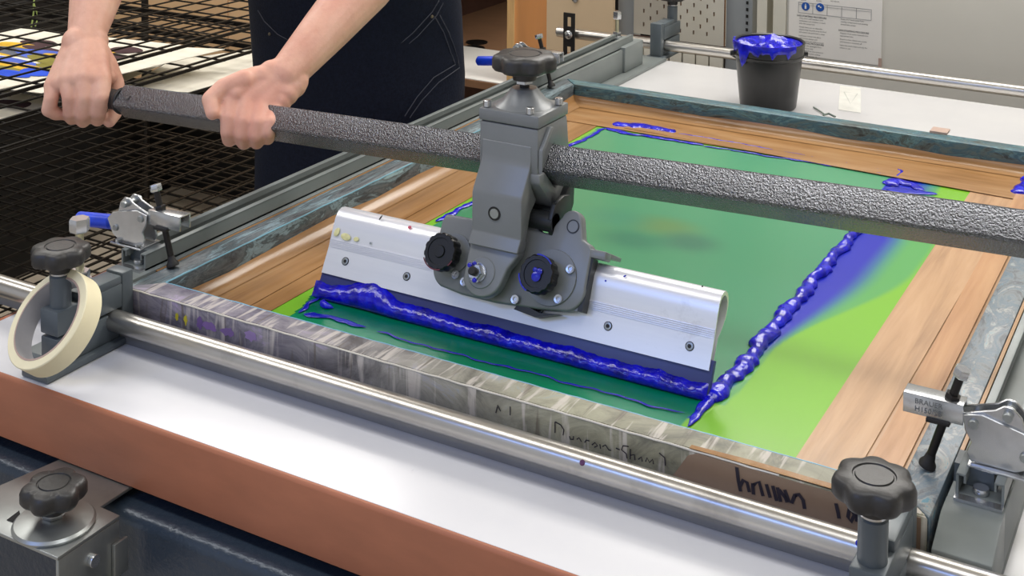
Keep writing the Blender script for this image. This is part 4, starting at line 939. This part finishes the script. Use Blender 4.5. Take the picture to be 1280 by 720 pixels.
# ------------------------------------------------------------------ ink bucket
bc = V((.3612, 1.432, BZ)); bu = thing('ink_bucket', bc, 'black plastic bucket full of blue ink behind the screen', 'bucket')
bm = newbm(); lathe(bm, [(0, .001), (.056, .001), (.0585, .004), (.069, .105), (.0725, .108), (.0735, .112), (.0715, .114), (.0725, .117), (.0735, .134), (.0745, .1375), (.0725, .139), (.069, .137), (.068, .12), (.0, .11)], TM(bc), 56); obj('pail', bm, M['black'], bu)
bm = newbm(); t_ = bmesh.new(); n = 40; rings = []
for r in [0, .012, .024, .036, .046, .054, .061, .0665, .070]:
    k_ = 1 if r == 0 else n
    rings.append([t_.verts.new((bc.x+r*math.cos(2*PI*k/n), bc.y+r*math.sin(2*PI*k/n), bc.z+(.134 if r > .065 else .128+.003*noise1(r*math.cos(2*PI*k/n)*2+3, 70)+.003*noise1(r*math.sin(2*PI*k/n)+1, 90)+(.004 if r > .05 else 0)))) for k in range(k_)])
for a, b in zip(rings, rings[1:]):
    for k in range(n):
        if len(a) == 1: t_.faces.new((a[0], b[k], b[(k+1) % n]))
        else: t_.faces.new((a[k], b[k], b[(k+1) % n], a[(k+1) % n]))
merge(bm, t_); single('ink_pool', bm, M['ink'], 'lumpy blue ink filling the black bucket', 'ink', org=bc+V((0, 0, .128)))
# ink run down the rim
random.seed(5); bm = newbm(); L = []
for k in range(41):
    a = math.radians(-175+150*k/40); d_ = .010+.012*max(0, noise1(k*.1, 9))*.6+(.026 if 12 < k < 19 else 0)*math.sin(PI*(k-12)/7 if 12 < k < 19 else 0)
    row = []
    for j, (rr_, zz) in enumerate(((.0705, .1395), (.0748, .1405), (.0760, .136), (.0757, .136-d_*.6), (.0742, .136-d_))): row.append(bm.verts.new((bc.x+rr_*math.cos(a), bc.y+rr_*math.sin(a), bc.z+zz)))
    L.append(row)
for a, b in zip(L, L[1:]):
    for j in range(4): bm.faces.new((a[j], a[j+1], b[j+1], b[j]))
obj('ink_drip', bm, M['ink'], bu, 'blue ink over the rim')
for s_ in (-1, 1):
    bm = newbm(); p = bc+V((RT.x, RT.y, 0))*s_*.0765+V((0, 0, .112)); cyl(bm, p-V((RT.x, RT.y, 0))*s_*.006, p+V((RT.x, RT.y, 0))*s_*.004, .006, n=14)
    obj('handle_lug', bm, M['black'], bu)
hp = []
for k in range(21):
    a = PI*k/20; c_ = math.cos(a); hp.append(bc+V((RT.x, RT.y, 0))*.079*c_+V((-RT.y, RT.x, 0))*-.012*math.sin(a)*-3+V((0, 0, .112-.026*math.sin(a))))
bm = newbm(); tube(bm, hp, .0018, 8); obj('wire_handle', bm, M['rubber'], bu)
# debris on the far side
bm = newbm(); tube(bm, [on(x, y, 'z', BZ+.003) for x, y in ((1017, 134), (1025, 139), (1031, 143))], .0016, 6); tube(bm, [on(x, y, 'z', BZ+.006) for x, y in ((1029, 144), (1036, 142), (1044, 146))], .0022, 6)
single('ink_scrap', bm, plain('grey_green_scrap', rgb(110, 120, 112), .5), 'small dried ink scrap on the white bed beside far bar', 'scrap', org=on(1025, 139, 'z', BZ))
bm = newbm(); box(bm, on(1162, 166, 'z', 0)+V((0, 0, 0)), on(1186, 166, 'z', 0)+V((0, .012, .004))); single('tape_scrap', bm, M['tape_core'], 'torn brown tape scrap on far bar of the screen', 'scrap', org=on(1175, 168, 'z', 0))

# ------------------------------------------------------------------ stop bracket at the front with star knob and washer disc
sb = thing('stop_bracket', (.15, -.20, -.20), 'steel angle bracket with star knob under the brown table edge', 'bracket')
PZ = -.138
bm = newbm()
prism(bm, [(.055, -.1335), (.1647, -.1335), (.1647, -.1915), (.1954, -.1925), (.1961, -.2763), (.06, -.2773), (.030, -.250)], PZ-.004, PZ, bev=.0008); obj('top_plate', bm, M['zinc_dull'], sb)
bm = newbm(); box(bm, (.1915, -.2750, -.22), (.1957, -.1935, PZ-.0042), bev=.0008); obj('side_flange', bm, M['zinc_dull'], sb)
bm = newbm(); box(bm, (.1958, -.205, -.20), (.2008, -.186, -.163), bev=.001); obj('guide_block', bm, M['zinc_dull'], sb)
bm = newbm(); hexnut(bm, (.1957, -.232, -.165), (1, 0, 0), .0068, .006, 20); obj('flange_screw', bm, M['zinc'], sb)
sl = [on(x, y, 'z', PZ+.0004) for x, y in ((8, 650), (24, 638), (26, 645), (16, 653))]
bm = newbm(); bm.faces.new([bm.verts.new(q) for q in sl]); obj('slot', bm, M['void'], sb, smooth=0)
dc = V((.148, -.2390, PZ+.0003))
bm = newbm(); lathe(bm, [(0, .0), (.041, 0), (.0425, .003), (.040, .0055), (.022, .0085), (0, .009)], TM(dc), 56); obj('washer_disc', bm, M['zinc_dull'], sb, 'large domed steel washer')
bm = newbm(); hexnut(bm, dc+V((0, 0, .009)), (0, 0, 1), .012, .007); obj('hex_nut', bm, M['zinc'], sb)
bm = newbm(); star(bm, TM(dc+V((.0, .0, .0255))) @ Matrix.Rotation(.9, 4, 'Z'), R=.034, h=.020, lobes=6, dip=.16); obj('star_knob', bm, M['knob'], sb)

# ------------------------------------------------------------------ safety sheet on the partition
sg = thing('safety_sheet', on(1043, 30, 'y', 1.9985), 'printed safety instruction sheet taped to the white partition', 'sign')
YW = 1.9975; a_, b_ = on(986, 20, 'y', YW), on(1101, 82, 'y', YW)
bm = newbm(); box(bm, (a_.x, YW, b_.z), (b_.x, YW+.002, .26)); obj('sheet', bm, M['white'], sg)
def wl(x, y): return on(x, y, 'y', YW-.0006)
XD, ZD = (1, 0, 0), (0, 0, 1)
bm = newbm()
fx = lambda px_, py_: wl(px_, py_)
R0, R1 = wl(998, 15.5), wl(1089, 21); top = wl(998, 2.5).z; bot = R0.z
for k in range(6):
    x = R0.x+(R1.x-R0.x)*k/5; box(bm, (x-.0006, YW-.0005, bot), (x+.0006, YW-.0001, top))
box(bm, (R0.x, YW-.0005, bot-.0006), (R1.x, YW-.0001, bot+.0006)); box(bm, (R0.x, YW-.0005, top-.0006), (R1.x, YW-.0001, top+.0006)); box(bm, (R0.x, YW-.0005, top-.006), (R1.x, YW-.0001, top-.0052))
obj('table_lines', bm, plain('grey_print', rgb(150, 150, 150), .7), sg, smooth=0)
for x, y, k in ((1007, 8, 0), (1025, 9.3, 1)):
    p = wl(x, y); bm = newbm(); lathe(bm, [(0, 0), (.0105, 0), (.0105, .0006), (0, .0006)], axis_m((p.x, YW-.0001, p.z), (0, -1, 0)), 28); o = obj('mandatory_sign', bm, M['mark_blue'], sg, 'blue circle symbol')
    bm = newbm()
    if k == 0: box(bm, (p.x-.0022, YW-.0012, p.z-.006), (p.x+.0022, YW-.0008, p.z+.003)); box(bm, (p.x-.0012, YW-.0012, p.z+.004), (p.x+.0012, YW-.0008, p.z+.0065))
    else: box(bm, (p.x-.005, YW-.0012, p.z+.001), (p.x-.001, YW-.0008, p.z+.005)); box(bm, (p.x+.000, YW-.0012, p.z-.001), (p.x+.0035, YW-.0008, p.z+.002))
    obj('symbol', bm, M['white'], o, smooth=0)
def lines(px_, py_, rows, sz, bold=0):
    for k, (tx, dy) in enumerate(rows):
        p = wl(px_, py_); p.z -= dy
        text('printed_line', tx, sz, (p.x, YW-.0004, p.z), XD, ZD, M['ink_black'], sg, bold)
lines(996, 20, [('SAFE STARTING PROCEDURE', 0)], .0058, .0001)
lines(999, 23.2, [('Only allow staff members and', 0), ('technicians and students to work', .0065), ('with this equipment', .013), ('Check there are no obstacles', .022), ('obstructing the print area and bed', .0285), ('and ensure the print bed is clean', .035), ('Lock your screen into place', .044), ('with screen clamps and', .0505), ('check before the table is raised', .057)], .0050)
lines(999, 54, [('WORKING PROCEDURE', 0)], .0058, .0001)
lines(999, 57, [('Operate the squeegee from', 0), ('one position only', .0065), ('Always work at even pressure', .013), ('to ensure the print surface', .0195), ('during multi-passes, ok', .026)], .0050)
lines(1051, 24.5, [('Keep your hands away from', 0), ('moving components and cleaning', .0065), ('around the screen', .013)], .0050)
lines(1048, 38.5, [('SAFE STOPPING PROCEDURE', 0)], .0058, .0001)
lines(1050, 42, [('Dispose of all waste materials into', 0), ('appropriate bins', .0065), ('Ensure screen clamps are secure', .015), ('and vacuum is switched off', .0215), ('Leave the work clean and tidy for', .030), ('others to use', .0365)], .0050)
lines(1001, .5, [('APRON', 0)], .004); lines(1020, 1.5, [('GLOVES', 0)], .004); lines(1038, 2, [('PROCEDURE', 0)], .004)
bm = newbm(); box(bm, (b_.x-.006, YW-.001, b_.z-.012), (b_.x+.002, YW-.0002, b_.z+.018)); obj('tape_piece', bm, M['tape_core'], sg)

# ------------------------------------------------------------------ the worker
pc = V((-.395, 1.031, FL))
pe = thing('person', pc, 'person in black t-shirt and navy denim apron gripping the bar with both hands', 'person')
FWD = V((.30, -.954, 0)).normalized(); LT = V((.954, .30, 0)).normalized()      # facing, and the person's left
def capsule(bm, a, b, ra, rb, n=14):
    a, b = V(a), V(b); L = (b-a).length
    if L < 1e-5: b = a+V((0, 0, 1e-3)); L = 1e-3
    pr_ = [(0, -ra)]+[(ra*math.cos(t), ra*math.sin(t)) for t in [(-.4+.1*k)*PI for k in range(0, 4)]]+[(ra, 0), (rb, L)]+[(rb*math.cos(t), L+rb*math.sin(t)) for t in [(.1+.1*k)*PI for k in range(0, 4)]]+[(0, L+rb)]
    lathe(bm, pr_, axis_m(a, b-a), n)
def chain(bm, pts, rs, n=14):
    for (a, b), (r1, r2) in zip(zip(pts, pts[1:]), zip(rs, rs[1:])): capsule(bm, a, b, r1, r2, n)
def ball(bm, c, rx, ry=None, rz=None):
    t = bmesh.new(); bmesh.ops.create_icosphere(t, subdivisions=3, radius=1)
    ry = ry or rx; rz = rz or rx
    m = Matrix(((LT.x*rx, -FWD.x*ry, 0, c[0]), (LT.y*rx, -FWD.y*ry, 0, c[1]), (0, 0, rz, c[2]), (0, 0, 0, 1))); merge(bm, t, m)
body = newbm()
# --- hand and arm seen at the left of the picture (the worker's right hand, on the grip)
P = at
w1 = P(106, 54, 2.075); el1 = P(142, -100, 2.27)
chain(body, [w1, w1.lerp(el1, .35), w1.lerp(el1, .68), el1], [.0275, .041, .052, .047], 20)
capsule(body, P(97, 52, 2.07), P(115, 52, 2.082), .0245, .0255, 18)
k1 = [P(126, 100, 2.022), P(106, 97, 2.016), P(85, 100, 2.018), P(67, 107, 2.026)]          # knuckles index..little
c1 = [P(117, 64, 2.066), P(109, 63, 2.062), P(101, 64, 2.062), P(93, 66, 2.066)]
for a, b, r in zip(c1, k1, (.0165, .0165, .0162, .0150)): capsule(body, a, b, .0235, r, 14)
for a, b in (((k1[0], k1[1])), ((k1[1], k1[2])), ((k1[2], k1[3]))):
    m_ = a.lerp(b, .5); capsule(body, m_-(m_-CAMP).normalized()*.0005, c1[1].lerp(c1[2], .5), .0158, .0235, 14); capsule(body, m_.lerp(c1[1], .3), m_.lerp(c1[2], .7), .018, .022, 14)
capsule(body, P(120, 84, 2.042), P(82, 88, 2.042), .019, .018, 14); capsule(body, P(122, 96, 2.036), P(70, 102, 2.040), .0150, .015, 14)
capsule(body, P(112, 70, 2.060), P(88, 78, 2.056), .022, .020, 14)
f1 = [[k1[0], P(126, 122, 2.006), P(123, 139, 2.010), P(122, 149, 2.034), P(122, 142, 2.062)],
      [k1[1], P(106, 122, 2.003), P(104, 142, 2.008), P(104, 151, 2.034), P(105, 144, 2.062)],
      [k1[2], P(87, 122, 2.006), P(88, 140, 2.011), P(90, 148, 2.036), P(92, 142, 2.062)],
      [k1[3], P(64, 123, 2.012), P(61, 137, 2.014), P(70, 142, 2.022), P(80, 143, 2.036)]]
r1 = [[.0165, .0140, .0128, .0115, .0095], [.0160, .0124, .0125, .0112, .0095], [.0152, .0118, .0114, .0105, .009], [.0142, .0114, .0114, .0106, .009]]
for p_, r in zip(f1, r1): chain(body, p_, r)
chain(body, [P(120, 62, 2.065), P(133, 82, 2.070), P(144, 103, 2.075), P(148, 126, 2.068), P(143, 142, 2.045), P(137, 152, 2.03)], [.019, .0175, .0140, .0125, .0115, .0095])
capsule(body, P(118, 74, 2.055), P(136, 96, 2.055), .018, .0125)
# --- the worker's left hand, over the square bar
w2 = P(357, 94, 1.908); el2 = P(500, -70, 2.15)
chain(body, [w2, w2.lerp(el2, .32), w2.lerp(el2, .66), el2], [.0272, .0375, .0465, .045], 20)
capsule(body, P(350, 90, 1.908), P(367, 101, 1.910), .0215, .0220, 18)
k2 = [P(291, 124, 1.872), P(309, 129, 1.868), P(327, 134, 1.868), P(343, 139, 1.872)]
c2 = [P(337, 98, 1.902), P(343, 102, 1.898), P(350, 107, 1.898), P(357, 111, 1.902)]
for a, b, r in zip(c2, k2, (.0158, .0152, .0145, .0135)): capsule(body, a, b, .0200, r, 14)
for a, b, c_ in ((k2[0], k2[1], c2[0]), (k2[1], k2[2], c2[1]), (k2[2], k2[3], c2[2])): capsule(body, a.lerp(b, .5)+(a-CAMP).normalized()*.002, c_, .0150, .0200, 14)
capsule(body, P(306, 101, 1.880), P(290, 119, 1.874), .0170, .0155, 16); capsule(body, P(296, 106, 1.876), P(312, 118, 1.880), .0155, .0170, 16); capsule(body, P(302, 113, 1.884), P(350, 127, 1.884), .0180, .0170, 16); capsule(body, P(314, 105, 1.890), P(358, 117, 1.892), .0190, .0180, 16); capsule(body, P(296, 119, 1.880), P(346, 134, 1.880), .0165, .0158, 16); capsule(body, P(330, 98, 1.896), P(362, 110, 1.900), .0200, .0195, 16); capsule(body, P(340, 92, 1.903), P(366, 106, 1.906), .0205, .0205, 16)
f2 = [[k2[0], P(287, 148, 1.848), P(286, 164, 1.844), P(287, 174, 1.864), P(290, 170, 1.890)],
      [k2[1], P(305, 152, 1.842), P(304, 168, 1.839), P(305, 178, 1.860), P(307, 173, 1.888)],
      [k2[2], P(323, 154, 1.838), P(321, 169, 1.835), P(321, 178, 1.856), P(323, 174, 1.884)],
      [k2[3], P(339, 154, 1.838), P(336, 165, 1.834), P(335, 173, 1.852), P(336, 170, 1.876)]]
r2 = [[.0160, .0134, .0122, .0112, .0095], [.0156, .0122, .0116, .0108, .0095], [.0150, .0116, .0112, .0102, .009], [.0142, .0108, .0102, .0095, .0085]]
for p_, r in zip(f2, r2): chain(body, p_, r)
chain(body, [P(322, 98, 1.895), P(301, 103, 1.878), P(279, 110, 1.870), P(263, 124, 1.856), P(266, 141, 1.842)], [.0185, .0168, .0138, .0124, .0104])
capsule(body, P(318, 104, 1.890), P(296, 118, 1.868), .018, .0135)
# --- torso, neck, head, legs
hz = .06
sh1, sh2 = V((-.535, .80, .56)), V((-.150, .90, .565)); chest = V((-.345, .885, .47)); hip = V((pc.x, pc.y, hz))
chain(body, [sh1, sh1.lerp(el1, .5), el1], [.062, .053, .047], 18); chain(body, [sh2, sh2.lerp(el2, .5), el2], [.062, .053, .045], 18)
capsule(body, sh1+V((.05, .03, 0)), sh2-V((.05, -.0, 0)), .075, .075, 18)
ball(body, chest, .185, .12, .17); ball(body, hip.lerp(chest, .5), .165, .112, .19); ball(body, hip, .175, .12, .14)
neck = V((-.325, .80, .66)); head = V((-.300, .735, .82))
capsule(body, V((-.335, .845, .56)), neck, .07, .060, 18); capsule(body, neck, head, .058, .06, 18)
ball(body, head+V((0, 0, .02)), .084, .105, .115); ball(body, head+FWD*.035+V((0, 0, -.06)), .062, .065, .06)
capsule(body, head+FWD*.10+V((0, 0, .02)), head+FWD*.122+V((0, 0, -.018)), .010, .014); 
for s_ in (-1, 1):
    ball(body, head+LT*.088*s_+V((0, 0, .005)), .010, .022, .032); ball(body, head+FWD*.088+LT*.034*s_+V((0, 0, .045)), .022, .012, .006)
ball(body, head+FWD*.094+V((0, 0, -.052)), .026, .010, .006); ball(body, head+FWD*.092+V((0, 0, -.064)), .022, .010, .007)
for s_ in (-1, 1):
    a = hip+LT*.095*s_+V((0, 0, -.04)); k_ = V((a.x, a.y, -.46))+FWD*.02; an = V((a.x, a.y, FL+.09))+LT*.03*s_
    chain(body, [a, k_, an], [.105, .070, .048], 18); capsule(body, an+V((0, 0, -.05)), an+FWD*.16+V((0, 0, -.06)), .040, .030, 14)
tmp = bpy.data.meshes.new('body_raw'); body.to_mesh(tmp); body.free(); tmpo = bpy.data.objects.new('tmp_body', tmp); C.objects.link(tmpo)
md = tmpo.modifiers.new('r', 'REMESH'); md.mode = 'VOXEL'; md.voxel_size = .0023; md.adaptivity = 0
md = tmpo.modifiers.new('s', 'SMOOTH'); md.iterations = 4; md.factor = .5
me = bpy.data.meshes.new_from_object(tmpo.evaluated_get(bpy.context.evaluated_depsgraph_get())); bpy.data.objects.remove(tmpo)
me.transform(TM(-pc)); me.materials.clear(); me.materials.append(M['skin']); me.name = 'body'
for p_ in me.polygons: p_.use_smooth = True
bo = bpy.data.objects.new('body', me); C.objects.link(bo); bo.parent = pe
# clothes
def shell(levels, name, mat, a0=0, a1=360, n=48, parent=pe, th=.004, label=None, fold=0):
    bm = newbm(); rows = []
    for s_ in (0, 1):
        rows = []
        for (c_, rx, ry) in levels:
            row = []
            for k in range(n+1):
                a = math.radians(a0+(a1-a0)*k/n); f = 1+fold*(math.sin(7*a+c_[2]*9)+.5*math.sin(13*a-c_[2]*17)); e_ = -th*s_
                row.append(bm.verts.new(V(c_)+LT*((rx+e_)*f*math.cos(a))+FWD*((ry+e_)*f*math.sin(a))))
            rows.append(row)
        for a, b in zip(rows, rows[1:]):
            for k in range(n): bm.faces.new((a[k], a[k+1], b[k+1], b[k]))
    return obj(name, bm, mat, parent, label, smooth=60)
def lv(z, rx, ry, fx=0):
    c_ = V((pc.x, pc.y, z)).lerp(V((chest.x, chest.y, z)), max(0, min(1, (z-hz)/(chest.z-hz))))+FWD*fx; return (c_, rx, ry)
shell([lv(.66, .07, .075), lv(.62, .15, .10), lv(.56, .20, .13), lv(.48, .202, .135), lv(.3, .195, .13), lv(.1, .195, .135), lv(-.02, .197, .14)], 'shirt', M['shirt'], fold=.008)
for s_, sh, el in ((0, sh1, el1), (1, sh2, el2)):
    bm = newbm(); d_ = (el-sh).normalized(); lathe(bm, [(.05, -.06), (.074, -.02), (.076, .03), (.074, .12), (.072, .20), (.070, .20), (.070, .1)], axis_m(sh, d_), 32); obj('sleeve', bm, M['shirt'], pe)
APR = [(.58, .10, .150), (.45, .17, .150), (.30, .216, .156), (.15, .222, .162), (.0, .226, .170), (-.12, .222, .176), (-.26, .226, .182), (-.46, .236, .19)]
shell([lv(z, rx, ry) for z, rx, ry in APR], 'denim_apron', M['denim'], -35, 215, fold=.010, label='navy denim apron with stitched pocket')
bm = newbm()
def asurf(x, y, off=.006):           # point of the apron front seen at a pixel
    best = None
    for k in range(400):
        t = 2.3+k*.002; q = at(x, y, t); zz = q.z
        for (z0, a0, b0), (z1, a1, b1) in zip(APR, APR[1:]):
            if z1 <= zz <= z0:
                f = (z0-zz)/(z0-z1); rx, ry = a0+(a1-a0)*f, b0+(b1-b0)*f; c_ = lv(zz, 1, 1)[0]; d = q-c_; d.z = 0
                u, v_ = d.dot(LT)/rx, d.dot(FWD)/ry
                if u*u+v_*v_ <= 1.0:
                    n_ = (LT*u/rx+FWD*v_/ry).normalized(); return q+n_*off, n_
    return None
def stitch(pts, wd=.0016):
    pts2 = []
    for (a, b), (c_, d) in zip(pts, pts[1:]):
        for k in range(8): pts2.append((a+(c_-a)*k/8, b+(d-b)*k/8))
    pts2.append(pts[-1]); Q = [asurf(x, y, .007) for x, y in pts2]; Q = [q for q in Q if q]
    if len(Q) > 2:
        L = [p for p, n_ in Q]; tube(bm, L, wd*.6, 5)
for ln in (((430, 77), (460, 74), (490, 62), (515, 40), (538, 14), (546, 0)), ((434, 82), (464, 79), (494, 67), (520, 45), (543, 19), (551, 3)),
           ((541, 20), (552, 40), (560, 64), (566, 80), (540, 96), (520, 120), (505, 144)), ((547, 18), (558, 40), (566, 62), (571, 84), (546, 102), (526, 124), (511, 146)), ((326, 12), (334, 26), (350, 42), (372, 54))): stitch(ln)
tag(obj('stitching', bm, M['stitch'], pe), kind='stuff')
for x, y in ((538, 20), (429, 75), (457, 71), (462, 82), (340, 42), (432, 86)):
    q = asurf(x, y, .006)
    if q: bm = newbm(); lathe(bm, [(0, 0), (.0035, 0), (.003, .0015), (0, .002)], axis_m(q[0], q[1]), 12); obj('rivet', bm, M['rivet'], pe)
for s_ in (-1, 1):
    a = hip+LT*.095*s_+V((0, 0, -.04)); k_ = V((a.x, a.y, -.46))+FWD*.02; an = V((a.x, a.y, FL+.09))+LT*.03*s_
    bm = newbm(); tube(bm, [a+V((0, 0, .03)), a.lerp(k_, .5), k_, k_.lerp(an, .5), an-V((0, 0, .02))], [.115, .1, .082, .072, .066], 24); obj('trouser_leg', bm, M['trousers'], pe)
    bm = newbm(); capsule(bm, V((an.x, an.y, FL+.047)), V((an.x, an.y, FL+.04))+FWD*.17, .045, .038, 20); obj('shoe', bm, M['shoe'], pe)
bm = newbm(); t_ = bmesh.new(); bmesh.ops.create_icosphere(t_, subdivisions=4, radius=1)
for v_ in list(t_.verts):
    if v_.co.z < -.15-.5*v_.co.y*(-1) if False else (v_.co.z < .1 and v_.co.y < .0) or v_.co.z < -.45: t_.verts.remove(v_)
m = Matrix(((LT.x*.092, -FWD.x*.112, 0, head.x), (LT.y*.092, -FWD.y*.112, 0, head.y), (0, 0, .122, head.z+.024), (0, 0, 0, 1))); merge(bm, t_, m); obj('hair', bm, M['hair'], pe)
for s_ in (-1, 1):
    c_ = head+FWD*.098+LT*.033*s_+V((0, 0, .026)); bm = newbm(); ball(bm, c_, .012, .008, .007); o = obj('eye', bm, M['white'], pe)
    bm = newbm(); ball(bm, c_+FWD*.0065, .005, .003, .005); obj('iris', bm, M['darkbrown'], o)

# ------------------------------------------------------------------ draft units -> metres
done = set()
for o in list(C.objects):
    if o.type == 'CAMERA': continue
    o.location = o.location*S
    if o.type == 'MESH' and o.data.name not in done:
        done.add(o.data.name); o.data.transform(Matrix.Scale(S, 4))
